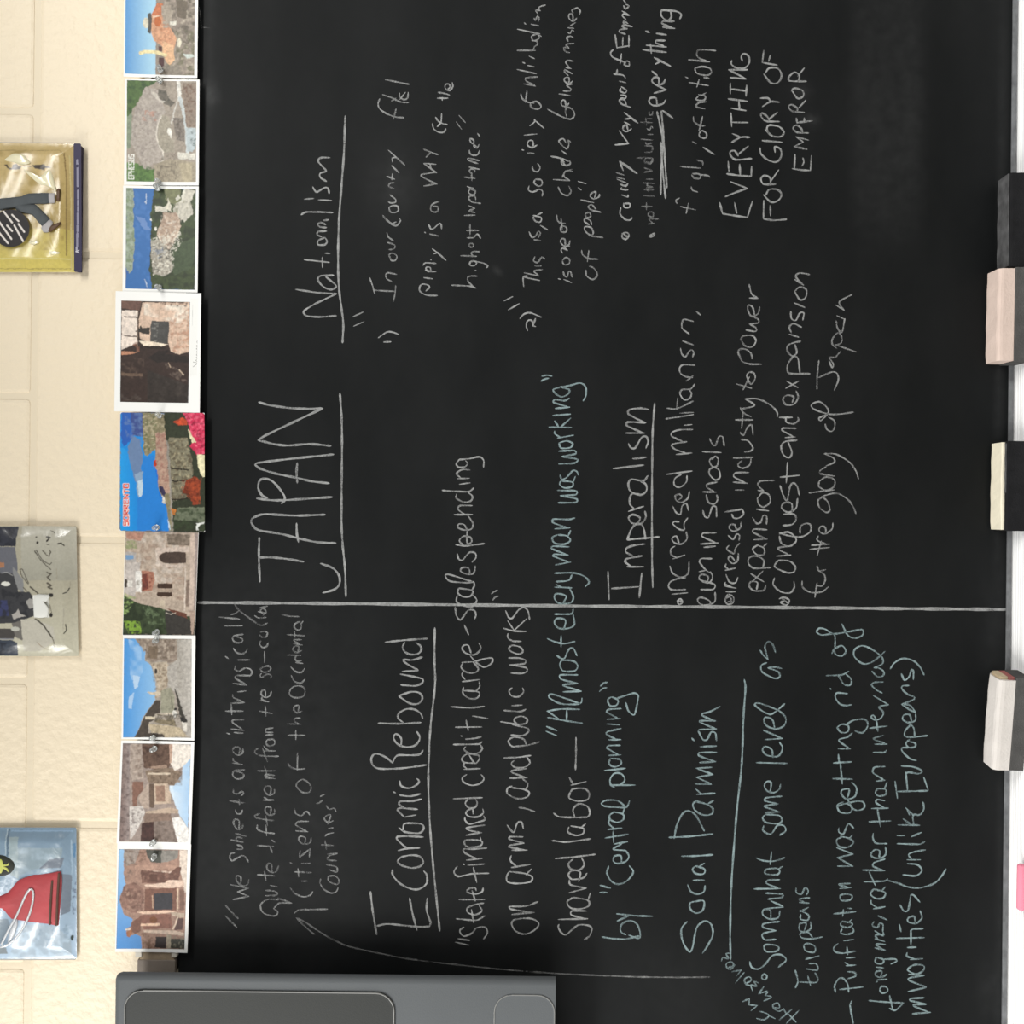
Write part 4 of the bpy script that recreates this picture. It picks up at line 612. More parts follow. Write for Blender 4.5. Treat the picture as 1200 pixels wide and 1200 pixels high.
# ------------------------------------------------------------------ printed pictures: flat print carried by fine grids
PAINT = '''@c1
G #5b9bd4 #a8d2e8 180,0 480,0 170,-320 570,-320 560,890 165,890
P #93877a 530,-320 990,-320 990,895 520,890
N #5b5346 .5 45 660,-300 990,-300 990,500 640,560
N #6c6a50 .5 50 700,350 990,350 990,890 640,890
N #b9ae9c .35 35 620,-300 990,-300 990,890 640,890
P #c9774d 545,30 610,40 610,190 470,175
P #a79b8b 590,60 705,60 720,330 600,325
P #d7a27e 465,180 600,180 610,320 700,330 770,450 720,650 620,665 600,540 510,480 470,390
N #b97c58 .4 25 465,180 610,190 720,350 700,640 520,480
E #d5cfba 412,270,38,62
P #4c4a45 430,160 462,150 480,190 475,330 462,395 428,370 440,270
E #b8632f 548,250,42,62
L #ecd6bc 10 500,200 530,190 560,185
P #e2b58c 610,480 730,530 745,700 690,765 640,720 600,600
L #ecdca9 40 345,622 400,605 520,610 640,645
P #55312b 555,540 600,545 600,600 560,600
P #4a2424 565,670 620,680 625,780 585,795 558,730
P #8d8476 605,775 800,765 830,890 600,890
P #dcd8ca 690,250 770,250 760,295 690,290
P #cdd6ce 840,630 965,640 975,670 890,690
E #ddd6bf 800,500,25,55
P #6a5f50 760,-20 900,20 880,230 780,200
E #70685a 800,-150,130,60
@c2
P #a3988a 180,30 1005,50 1000,1300 175,1290
P #4f6b35 190,35 560,45 400,140 320,280 240,420 210,500 190,500
N #2f4a26 .5 40 190,35 560,45 400,140 320,280 240,420 190,500
P #86927a 185,480 250,420 240,640 230,830 185,850
P #b1a79c 400,120 550,150 600,300 640,420 590,480 540,560 520,680 560,820 620,900 580,1010 500,1010 430,1090 380,1080 300,900 240,780 240,600 280,400 340,260
N #9a9088 .4 30 400,120 550,150 600,300 540,560 520,680 560,820 430,1090 300,900 240,600 340,260
N #b88876 .5 30 400,390 540,410 530,520 360,520
P #a49c8b 600,440 680,470 700,560 680,700 740,740 740,880 620,900 540,740 560,540
L #d7cfc2 14 590,460 545,560 525,680 560,800 610,880 620,960 580,1010
P #6a6459 550,140 640,160 680,260 750,300 700,350 620,310 560,240
N #4c473e .5 25 550,140 660,170 740,300 640,330
P #c9c1b5 460,170 540,190 560,250 640,290 600,310 530,260
L #dedbd2 40 785,50 800,180 810,280
L #c9cfce 36 810,250 850,400 880,600 890,800 900,900
L #d2cdc4 16 780,280 740,400 710,540
P #8f7f70 850,70 1000,70 1000,590 880,590 860,350 830,200
N #6a4c3c .4 30 850,70 1000,70 1000,590 880,590
P #877d73 720,480 850,480 860,760 770,740
N #5f564d .45 22 720,480 850,480 860,760 770,740
P #b9c4c6 880,600 1000,600 1000,820 960,880 890,870
N #4b5a50 .4 25 930,640 1000,640 1000,830 940,800
P #f0ece0 660,600 710,600 710,730 670,680
P #d9d5c8 780,880 990,900 990,970 790,960
P #a89d87 500,1030 700,960 990,1000 1000,1290 510,1290
N #6f6455 .4 25 540,960 760,850 770,1200 540,1250
P #b5a98e 800,1010 950,1010 950,1250 850,1250
P #5b7f3d 300,1010 420,1090 500,1080 510,1290 190,1290 190,1000
N #3d5f2c .5 35 300,1010 510,1080 510,1290 190,1290
T #f2f2ea 5 EPHESUS 268,1205 268,905 60
@c3
P #3c67a8 155,80 850,95 845,1120 145,1110
P #9da997 155,85 225,85 230,300 235,600 225,900 190,960 150,880
N #7d8f6c .5 30 155,85 230,85 235,600 225,900 150,900
P #3970b0 235,85 440,90 400,300 395,600 385,1000 420,1110 150,1110 150,960 235,900
N #4c7fc0 .4 60 235,85 400,300 385,1000 420,1110 235,900
P #6d8fc4 250,370 340,400 400,520 330,500
L #c9d2e0 8 355,150 350,240
L #c9d2e0 8 340,1010 360,1080
P #43502f 440,95 850,100 845,1115 410,1100 385,900 400,600 395,350
N #2a3320 .5 50 430,95 850,100 845,1115 410,1100 385,900 400,400
P #46543a 640,640 840,600 845,800 800,900 640,960 600,850
P #7c7f5c 530,100 700,100 700,260 560,220
P #cfcabb 700,220 760,95 850,120 800,230 830,340 740,430 620,330 650,240
N #8f8c78 .4 25 620,200 830,200 800,400 620,330
P #d8d3c3 445,265 560,270 560,335 450,325
P #d8d2c0 570,180 610,260 600,330 550,300
P #d2cfc0 640,190 680,155 700,185 660,215
L #dad7c8 26 745,110 710,215
P #bfa893 520,340 650,330 700,420 690,520 640,620 600,680 560,720 500,700 480,600 460,540 500,450
N #9d8574 .45 22 520,340 650,330 700,420 640,620 560,720 480,600
N #e3d8c8 .35 18 500,360 720,380 700,520 560,720 460,560
P #a9a294 400,630 480,600 560,700 610,780 620,920 540,970 430,960 400,780
N #e9e4d4 .45 16 400,600 700,520 720,620 640,740 630,900 540,980 420,960
N #67748a .4 18 400,660 540,680 560,780 430,800
N #4b4a40 .3 16 400,630 620,640 620,920 420,960
E #f2efe4 398,410,12,14
E #f2efe4 450,495,14,18
@c4
P #3a2c26 95,130 718,145 700,1065 85,1055
P #6d5146 95,130 280,135 260,225 180,215 95,200
P #efe0d2 100,220 245,225 245,520 180,545 95,580
P #dcbfa8 285,150 715,150 710,600 620,620 540,600 520,520 360,520 260,480 255,300
N #f4ead9 .5 70 300,160 700,180 700,350 560,330 300,260
N #b98d74 .45 30 520,300 710,200 710,600 560,600
N #5b473b .5 18 380,150 700,150 690,190 560,185
P #4d4c49 370,315 440,320 530,325 515,520 400,520 355,500 360,360
N #82807a .4 22 360,340 430,340 420,510 360,500
P #3a352f 215,410 260,390 270,355 290,385 355,375 350,440 300,435 260,420
L #4a3a32 10 125,280 250,290
L #4a3a32 10 125,455 240,458
L #8a7564 6 245,240 240,600
P #2a211c 305,555 350,540 430,545 500,560 480,580 400,575 330,570
P #2a211c 265,550 285,535 290,565 270,572
P #f2e2cb 250,500 340,500 520,530 480,545 300,545
P #29211d 380,620 430,590 520,585 500,620 700,640 700,700 480,690 420,700 330,650
P #c08a6c 95,590 240,600 180,620 95,625
N #8c5e4a .5 30 200,500 260,520 260,600 200,600
N #6e5f55 .4 30 480,690 700,800 690,900 520,800
L #d8c2a8 10 620,760 660,810
L #bfa890 6 520,700 540,740
N #57463c .4 40 95,650 300,650 300,850 90,830
P #6f5a4b 100,790 290,795 290,820 100,815
N #564b44 .35 40 90,960 300,980 300,1040 90,1040
P #332c27 330,760 700,900 700,1060 330,1060
N #453d37 .4 50 330,760 700,900 700,1060 330,1060
@c4b
L #8a8a86 4 745,735 790,700 745,690
L #8a8a86 4 785,690 770,675 785,660 772,650 787,640 775,625 787,610 775,600 787,585 775,570 787,560 775,545 788,530 780,510 790,480
L #cfcfca 3 738,360 742,170
@c5
P #1f8fe0 85,65 860,75 860,1140 85,1140
G #27a0ea #1b72cf 100,0 400,0 85,380 300,480 500,600 540,1140 85,1140
P #2f62b8 95,65 290,65 280,200 150,350 120,370 95,300
P #41538f 180,65 290,65 285,280 200,280
N #6a86b5 .4 30 100,100 280,65 280,600 200,500
P #6f88ad 150,370 200,290 260,300 290,460 270,620 220,700 180,560
P #8fa9c4 215,620 290,590 285,700 270,850 245,830 225,700
P #c5d9e6 240,690 285,670 285,840 255,855
P #2a84d8 290,480 380,450 400,560 420,700 440,820 520,960 530,1140 240,1140 240,860 290,800
P #8d8467 285,65 480,75 500,250 520,560 540,900 560,1140 530,1140 500,900 430,760 420,600 390,520 400,400 330,460 300,440 285,200
N #5f6b47 .45 20 285,65 420,75 410,400 300,440
N #c4b89a .35 16 285,65 520,75 520,400 300,440
P #b59683 400,250 500,230 520,560 540,800 480,800 430,740 420,600 390,540 410,400
N #9a6f62 .4 20 400,250 500,230 540,800 430,740
P #c23d2a 385,500 405,480 410,550 390,560
P #3a3550 430,735 470,740 500,800 480,830 450,790
P #d8d4c8 455,810 480,830 500,900 470,890
P #c9dbe8 510,1030 530,1060 545,1130 525,1110
P #353a2a 480,55 880,55 880,1150 560,1150 540,900 520,500 490,250
P #85806a 520,290 700,300 720,420 750,620 680,850 560,870 530,560
N #5d5240 .5 24 520,290 700,300 750,620 680,850 540,860
N #b0a585 .3 18 520,300 700,300 740,620 560,860
L #2a241c 12 520,570 710,585
L #2a241c 12 535,690 690,680
L #2a241c 12 550,860 700,850
L #9c958a 18 510,330 560,1130
P #b5492d 560,150 650,110 700,150 690,180 600,170
N #d9542e .5 16 560,150 650,110 700,180 600,180
P #cf2f55 640,55 880,55 880,120 880,440 780,450 720,380 740,320 700,160
N #f06a84 .5 22 640,60 875,60 875,440 780,450 740,320 700,160
N #7d1430 .35 18 700,90 860,100 860,440 740,320
P #ebe3b9 700,210 730,250 770,340 740,340 710,280
P #ebe3b9 780,440 880,460 880,650 830,655 790,560
P #8c3d25 680,680 760,640 820,690 810,800 790,900 740,900 700,800 650,800
N #5f2a18 .45 22 680,680 760,640 820,690 790,900 650,800
N #b5512d .35 18 640,680 820,640 810,900 640,820
P #6f7660 600,930 850,920 850,1060 570,1040
N #3a452f .5 30 560,940 850,930 850,1140 560,1140
P #c27a3c 545,930 590,940 580,1000 555,990
P #e4e6df 775,1070 850,1055 850,1075 800,1090 795,1140 775,1130
T #fff0e6 9 SORRENTO 158,1092 158,705 40
T #e23a28 4.5 SORRENTO 158,1092 158,705 40
@c6
P #bcab9a 125,60 880,80 850,1110 115,1100
N #a58e7d .45 40 260,60 760,80 740,760 280,700
N #d3c7ba .4 50 260,60 760,80 700,600 280,600
P #b98d7a 150,75 340,75 300,160 160,140
N #8f9a6a .6 20 150,150 260,160 260,240 150,240
P #b9b2ac 150,270 255,280 255,380 150,375
P #7aa0c6 150,305 230,300 232,345 150,350
P #c9c0b8 150,380 300,380 240,720 130,680
P #f2eee6 245,465 305,465 305,680 250,670
P #4b443c 140,548 165,548 165,625 140,625
P #e9e4da 170,560 215,560 215,625 170,625
N #9a9389 .5 12 255,540 290,540 290,610 255,610
P #b27f6a 310,460 430,470 440,560 410,660 310,670
P #6e4038 310,500 360,490 380,640 310,660
N #8a4a3c .5 20 310,460 420,480 400,660 310,660
P #cdbcae 450,230 790,220 790,270 750,270 520,275 480,310 480,350 530,400 750,400 750,420 520,430 450,370
P #d9cbbd 440,250 460,320 445,400 470,420 500,400 470,350 470,290
P #4d4038 752,272 752,386 545,388 505,370 480,332 500,295 545,272
P #46342a 470,590 615,592 620,630 600,640 470,636 462,610
P #46342a 470,676 610,678 612,712 595,722 470,720 460,700
P #8d7f70 560,90 790,100 790,210 570,200
N #6d6154 .5 18 560,90 790,100 790,210 570,200
L #d6c8ba 12 748,440 740,860
P #8a786b 760,560 790,560 780,820 750,820
P #cdb9aa 800,85 850,85 830,860 790,860
P #a3948e 850,85 882,90 868,400 850,860 832,860
P #3f4a33 120,700 260,780 330,800 480,830 560,860 700,900 850,930 845,1105 115,1100
N #2b3424 .5 45 120,760 480,830 560,860 845,1105 115,1100
N #6c7d5c .35 25 300,800 540,850 540,1000 380,1000
P #3d3a36 540,860 700,880 780,950 840,960 840,1105 560,1105
N #8fb545 .6 22 120,960 290,970 310,1090 180,1100
N #9cb870 .5 22 120,680 250,730 170,900 120,900
P #6b4437 560,840 760,890 770,940 640,900
P #b39c8c 790,860 850,870 830,1100 810,1100 800,950
P #cabba5 490,760 540,760 540,830 490,820
L #c8bfae 8 550,885 600,900 650,885
@c7
P #aca296 130,110 810,120 810,1110 120,1105
G #4f9be0 #8fc0ea 130,0 420,0 130,110 250,115 300,190 345,230 340,330 400,380 440,500 450,600 450,720 330,890 240,1105 120,1105
N #a8cdf0 .5 110 180,110 300,200 320,450 240,560 200,560
P #bcd8f2 220,480 290,500 270,600 230,620
P #b0d0f0 180,700 230,650 210,820 180,810
P #97887a 240,115 660,120 660,330 580,360 500,330 400,360 345,310 350,220 290,180
N #6c5f52 .5 28 280,115 660,120 660,330 350,310
N #b9ab9b .4 30 280,115 660,120 640,330 350,310
P #7d6d5c 380,190 470,190 470,320 360,310
P #c4b5a0 400,360 560,350 600,420 560,600 480,700 440,720 470,600 460,520
N #8b7a66 .45 18 400,360 600,380 560,620 450,720
E #3f3a36 448,440,12,26
P #d4c6b0 350,650 430,650 500,650 510,680 400,680
P #b5afa6 560,400 660,330 800,330 808,1100 760,1090 720,900 640,640 580,620
G #a8a298 #c3bdb4 660,0 800,0 665,120 810,120 810,900 670,600
P #9d9a86 500,640 600,600 640,700 640,860 500,860
L #6e6a58 8 600,700 620,820
P #45413a 640,615 660,640 730,880 775,940 730,950 690,880
P #4e463e 240,1105 340,890 440,740 495,730 495,860 440,870 430,930 380,960 370,1060 540,1080 540,1105
P #d8cbb2 345,895 445,895 445,925 345,922
L #d0c4ae 12 450,880 620,870
P #8c8068 440,930 640,930 660,1000 440,960
N #5c5444 .5 20 440,870 640,880 660,1000 440,970
P #c7b79b 375,970 560,990 700,1010 760,1100 540,1105 540,1075 400,1060
N #a3957c .4 26 375,970 700,1010 760,1100 540,1100
E #e6e2d8 640,870,25,35
E #2e2b28 650,825,14,12
P #2c2a28 690,900 770,930 770,950 700,950
P #e4ded2 710,950 770,960 760,1060 730,1040
N #3b3733 .5 14 570,870 760,880 760,960 570,910
@c8
P #a39389 120,95 808,105 780,1095 85,1085
G #8e7b74 #a29691 120,0 200,0 120,95 195,100 185,1060 85,1085
N #6a5a56 .4 30 120,95 195,100 185,1060 90,1080
P #b7a79a 195,100 310,100 310,300 330,440 215,470 190,350
N #8c7a6d .35 30 195,100 310,100 330,440 190,400
P #8a6758 215,480 325,480 325,560 260,640 260,730 215,730
P #b8a596 265,640 330,560 380,480 380,760 320,740
P #d8d0c8 190,730 320,725 340,790 300,900 240,1000 200,1060 185,900
N #8a7f7a .4 18 200,740 330,740 300,900 200,1050
P #6b5548 310,100 590,105 600,300 560,380 330,340
N #4c3930 .4 28 310,100 590,105 600,330 330,330
P #a98f7c 400,330 560,310 560,350 400,350
P #8e7b69 340,370 600,340 700,380 715,520 640,520 380,490
N #6d5b4c .4 22 340,370 715,380 715,520 380,490
P #d3c2ac 370,390 600,390 600,410 370,410
P #efe6da 600,100 808,110 800,250 720,330 640,370 600,300
P #c7a793 585,105 620,105 610,290 590,300
G #dcecf8 #a9cdee 620,600 800,600 720,330 800,250 790,560 775,940 690,820 640,700 590,560 590,520 715,520
N #c0dcf4 .4 70 620,540 790,300 775,900 690,820
P #cbb59f 430,500 570,500 600,600 600,700 440,710
P #9c7f6d 445,520 540,520 540,680 455,680
P #6f5c4e 385,500 435,500 435,740 385,740
P #c3ad98 350,780 600,740 680,760 680,800 600,800 350,810
P #8a7466 340,800 600,800 620,900 330,900
P #4e3530 310,900 430,880 440,1000 430,1090 295,1085
N #3a2622 .4 30 310,900 430,880 430,1090 295,1085
P #8c7c72 430,880 600,870 640,960 670,1092 430,1090
N #6b5c53 .4 30 430,880 600,870 670,1092 430,1090
P #f3efe9 610,850 690,830 780,950 785,1095 670,1092 640,960
@c9
P #a78675 90,130 770,135 740,1135 55,1130
G #4f93d6 #9cc6ea 60,1100 100,130 85,130 130,130 130,400 150,480 90,600 90,660 130,780 220,830 200,900 150,930 160,1010 250,980 300,1010 310,1130 55,1130
P #a3968c 130,130 290,135 240,270 160,300 130,220
N #7d6a5e .4 26 130,130 290,135 240,400 150,420
P #54544c 350,135 520,140 500,270 400,260 360,190
P #8f8a82 510,140 680,140 670,220 560,260 500,260
N #7a5f4f .5 18 280,135 350,150 350,260 270,260
P #e4d4c4 690,140 770,140 760,560 740,560 720,440 690,300
P #b5927f 240,290 700,290 600,350 350,360 240,330
L #e3c9b6 22 370,360 600,362
P #6d4c40 300,340 590,370 660,310 710,310 680,440 560,440 540,470 310,470
N #8d6b5c .4 24 300,340 700,320 670,440 310,470
P #5e4034 385,380 465,380 460,460 385,450
P #e9cdb8 335,490 540,470 570,440 730,440 735,510 560,520 350,505
N #c3a08c .35 18 560,440 730,440 730,510 560,520
P #8f6d5f 90,620 130,500 230,460 330,540 330,750 210,770 120,720
N #6a4b40 .45 26 90,620 130,500 230,460 330,540 330,750 120,720
N #b5937f .3 20 130,500 330,540 330,750 150,740
P #7c5647 340,530 660,520 660,745 335,750
P #36353a 435,575 620,570 615,735 435,740
L #c9a98f 10 415,600 420,720
L #dcc3a8 14 672,530 668,740
P #7c5e50 690,530 735,530 740,740 690,740
P #ecc9b0 250,760 560,745 660,750 560,775 320,780
P #c9b49e 600,760 740,770 735,820 610,800
P #8b5f50 290,790 600,780 620,920 330,935 300,860
E #7a4a2a 425,840,38,34
L #efc8ab 26 300,890 420,888 480,885
P #5d423c 660,810 730,830 720,940 640,940 
L #e6cdb6 16 670,820 650,880 625,930
P #7d5647 200,870 300,800 300,950 240,980 210,960
P #a06a4a 150,960 200,930 220,960 190,1015 160,1010
L #e8d8c8 12 150,935 190,930
P #d8c0ac 320,945 640,945 740,970 735,1000 330,965
N #7a5a44 .5 22 300,970 440,980 440,1130 320,1130
P #2f2420 450,1010 560,1010 550,1125 440,1120
P #b3a690 560,990 600,990 600,1130 560,1130
P #3a3a30 600,1030 745,1030 742,1130 600,1130
N #8b8672 .4 18 600,1000 745,1010 742,1130 600,1130
@g1
P #bfa86a -900,40 1030,80 1040,1910 -900,1910
G #cdb47a #b39a58 0,100 0,1500 -900,40 1030,80 1040,1300 -900,1300
G #c9b565 #dccb6a 0,1300 0,1900 -900,1300 1040,1300 1040,1910 -900,1910
N #a99150 .4 130 -800,200 900,200 900,1600 -800,1600
L #8d7646 16 900,230 930,600 930,1200 930,1660
L #d9c98e 14 965,260 985,900 985,1880
L #9a8550 8 -800,190 830,190 900,250
L #e6dc9a 12 -800,1720 980,1720
L #9a8850 8 -800,1850 980,1850
P #3a2c1c 60,395 110,400 130,440 180,450 190,400 240,390 300,430 280,465 150,475 110,450
P #3a2c1c 440,405 630,395 640,420 720,430 720,450 640,445 640,480 500,450
L #7d6c50 10 240,420 440,425
P #45321f 820,735 850,740 835,905 790,900 800,850
@g1b
E #231f20 150,1290,265,270
L #e8e0d8 26 40,1040 170,1210
L #e8e0d8 26 170,1100 260,1190
L #e8e0d8 26 -60,1130 160,1440
L #e8e0d8 26 100,1250 170,1330
L #e8e0d8 26 200,1250 330,1480
L #e8e0d8 26 260,1230 340,1340
L #e8e0d8 26 -20,1340 110,1500
L #e8e0d8 26 -100,1200 -20,1320
@g1c
P #2c2547 1000,60 1170,60 1170,1930 1000,1930
L #8d8a9e 26 1085,330 1090,520 1092,700
L #2c2547 30 1085,405 1085,420
L #8d8a9e 28 1095,760 1095,870
L #8d8a9e 28 1095,900 1095,960
L #8d8a9e 28 1095,990 1095,1040
L #8d8a9e 28 1092,1080 1092,1220
L #8d8a9e 28 1090,1250 1090,1330
L #8d8a9e 28 1088,1360 1085,1440
L #8d8a9e 28 1085,1460 1085,1540
L #a9a6b8 26 1075,1560 1078,1600
L #c9c6d0 14 1110,1635 1065,1618 1110,1600
@m1
P #b5af9a -900,120 1090,130 1110,2000 -900,2000
G #b3ad98 #cfcbb4 0,900 0,1950 -900,120 1090,130 1110,2000 -900,2000
G #c3bfae #a8a595 0,130 0,900 300,130 1060,150 1090,900 300,900
P #33353f -900,150 250,150 230,420 -900,430
N #1e1f28 .5 60 -900,160 230,160 220,410 -900,420
P #6c6d74 -900,430 220,430 250,700 230,1000 -900,700
P #8d8d8c 180,700 330,900 340,1080 200,1000
P #3b3b3d -900,760 180,800 260,1060 420,1060 480,1150 480,1400 350,1450 170,1500 -900,1560
P #3a3f66 -900,1150 100,1180 130,1400 -900,1440
N #232428 .5 60 -900,800 300,1080 480,1200 400,1420 -900,1500
P #4a4642 -900,1560 180,1580 230,1650 200,1720 -900,1760
P #75716a 170,1500 380,1440 390,1600 330,1750 220,1700
P #b27d5a -900,640 60,650 75,720 -900,740
L #aaa9a6 10 20,800 110,790 180,830
P #3c4450 -900,1730 180,1740 250,1780 240,1960 -900,1960
N #20242e .5 60 -900,1760 200,1780 220,1960 -900,1960
L #8f8f94 18 -900,1725 190,1725
P #a5a29c 370,1200 420,1160 480,1170 480,1280 420,1300
P #b5b0a8 170,1380 230,1350 260,1300 290,1370 380,1400 280,1420 190,1450
P #c9c4b4 300,1450 480,1440 760,1560 780,1750 560,1900 330,1900
L #4c473e 10 700,200 740,210 770,240
E #3a352c 505,290,14,12
E #2e2a22 525,370,20,16
L #2e2a22 22 660,290 710,300 660,350
L #3f3a30 12 660,390 700,400
L #5c574a 14 700,470 720,500 700,560 660,540 600,480
L #4f4a3f 14 490,490 560,600 720,750
L #4f4a3f 12 510,480 600,610 700,680 730,650
L #5a5448 22 670,790 720,810 670,860 710,900
L #5a5448 24 670,940 720,970 680,1000 730,1020
E #2b2822 720,1110,30,30
L #2e2a22 20 820,390 860,375 900,410
L #4f4a3f 12 400,950 300,830 280,750 310,740 410,940
L #4f4a3f 22 430,990 540,1085
L #5c574a 14 330,1000 380,1050
L #a39d8a 12 800,740 800,880
L #2b2822 14 890,1085 940,1065 975,1010
L #a39d8a 10 975,1000 980,920
E #2b2822 722,1385,26,32
L #4a463a 22 500,1440 600,1520 680,1620 740,1700
L #6c6654 12 740,1700 765,1780 765,1860
L #5c5648 10 640,1180 700,1250 730,1350
L #a39580 8 520,1770 580,1830 680,1880
L #3a362c 14 925,1520 935,1600 900,1650
L #ada797 10 905,1300 890,1600
@m1b
P #f3f2ea 470,1110 680,1100 690,1150 690,1420 480,1420
P #d2d2c6 500,1200 620,1190 690,1230 680,1330 500,1340
L #8a8676 10 530,1310 570,1280 620,1325 700,1290
E #ecebe0 85,950,60,34
E #c9c8bc 220,1585,60,34
@b1
G #7b93a6 #b5cbdf 0,150 0,1900 -900,130 1060,130 1060,2000 -900,2000
P #93a5ae 250,400 880,400 860,640 500,700 250,800
P #9fb0b4 130,250 260,250 260,840 130,760
N #a9bcc8 .4 90 100,400 900,400 900,700 200,800
L #5f7484 22 110,150 115,520
L #b5c6cc 12 85,150 85,500
L #91acc4 20 150,175 1000,175
L #5a84a8 26 1030,360 1030,540
L #a7bed0 16 985,300 1000,700 990,1200
P #76808c 700,560 900,540 860,680 560,690 
P #7c8794 860,760 1000,800 980,1300 860,1350
N #5c6478 .4 30 1000,900 1060,900 1050,1400 1000,1350
P #adbecb 380,1480 820,1500 980,1700 1000,1980 100,1980 200,1750
N #c5daea .45 80 200,1600 1000,1500 1000,1980 100,1980
N #8ea4b6 .3 60 400,1500 1000,1450 1000,1700 500,1700
P #8b9aa6 -900,1450 120,1400 150,1500 20,1750 -900,1750
P #8b9499 -900,1820 100,1800 100,1900 -900,1950
E #39443f 1000,1680,22,40
@b1b
P #b8434b -900,1280 120,1150 260,860 480,780 700,760 850,735 870,800 830,1560 800,1560 700,1480 390,1440 160,1420 20,1250 -900,1330
N #cf5058 .4 60 100,1150 480,780 700,760 700,1400 400,1440
N #8c3038 .3 50 20,1250 400,800 830,740 800,1000 300,1000
P #8a6a68 0,1040 130,950 250,870 300,900 100,1100 0,1180
L #5c4038 30 735,850 725,1100 720,1480
L #55342c 34 820,760 810,1100 805,1500
P #f0a0a0 600,1270 680,1240 680,1370 620,1350
E #6b7a80 655,1300,18,18
L #f07f7a 20 90,1260 200,1260 280,1190
@b1c
E #2a2d24 0,655,205,150
P #cdd06c -140,600 0,560 40,580 40,640 100,640 130,610 120,650 90,670 40,660 40,690 110,700 120,750 80,720 40,720 20,760 -120,760
'''
RECIPES = {}
for ln in PAINT.strip().splitlines():
    if ln.startswith('@'): RECIPES[ln[1:].strip()] = cur = []
    elif ln.strip(): cur.append(ln.split())

FONT = {'E': [[(1, 0), (0, 0), (0, 1), (1, 1)], [(0, .5), (.8, .5)]], 'P': [[(0, 0), (0, 1), (1, 1), (1, .5), (0, .5)]],
    'H': [[(0, 0), (0, 1)], [(1, 0), (1, 1)], [(0, .5), (1, .5)]], 'S': [[(0, 0), (1, 0), (1, .5), (0, .5), (0, 1), (1, 1)]],
    'U': [[(0, 1), (0, 0), (1, 0), (1, 1)]], 'O': [[(0, 0), (0, 1), (1, 1), (1, 0), (0, 0)]],
    'R': [[(0, 0), (0, 1), (1, 1), (1, .5), (0, .5), (1, 0)]], 'N': [[(0, 0), (0, 1), (1, 0), (1, 1)]],
    'T': [[(0, 1), (1, 1)], [(.5, 1), (.5, 0)]]}

def pts_of(a): return np.array([[float(v) for v in q.split(',')] for q in a])
def inside(X, Y, poly):
    r = np.zeros(X.shape, bool); j = len(poly) - 1
    for i in range(len(poly)):
        xi, yi = poly[i]; xj, yj = poly[j]
        if yi != yj:
            r ^= ((yi > Y) != (yj > Y)) & (X < (xj - xi) * (Y - yi) / (yj - yi) + xi)
        j = i
    return r
def near(X, Y, line, wd):
    r = np.zeros(X.shape, bool)
    for (x0, y0), (x1, y1) in zip(line, line[1:]):
        dx, dy = x1 - x0, y1 - y0; L2 = dx * dx + dy * dy + 1e-9
        t = np.clip(((X - x0) * dx + (Y - y0) * dy) / L2, 0, 1)
        r |= (X - x0 - t * dx) ** 2 + (Y - y0 - t * dy) ** 2 < (wd / 2) ** 2
    return r
NR = np.random.RandomState(7)
LAT = NR.rand(64, 64)
def vnoise(X, Y, s, off):
    u = X / s + off; v = Y / s + off * 1.7
    i = np.floor(u).astype(int); j = np.floor(v).astype(int); fu = u - i; fv = v - j
    fu = fu * fu * (3 - 2 * fu); fv = fv * fv * (3 - 2 * fv)
    g = lambda a, b: LAT[a % 64, b % 64]
    return (g(i, j) * (1 - fu) + g(i + 1, j) * fu) * (1 - fv) + (g(i, j + 1) * (1 - fu) + g(i + 1, j + 1) * fu) * fv
PK = .86
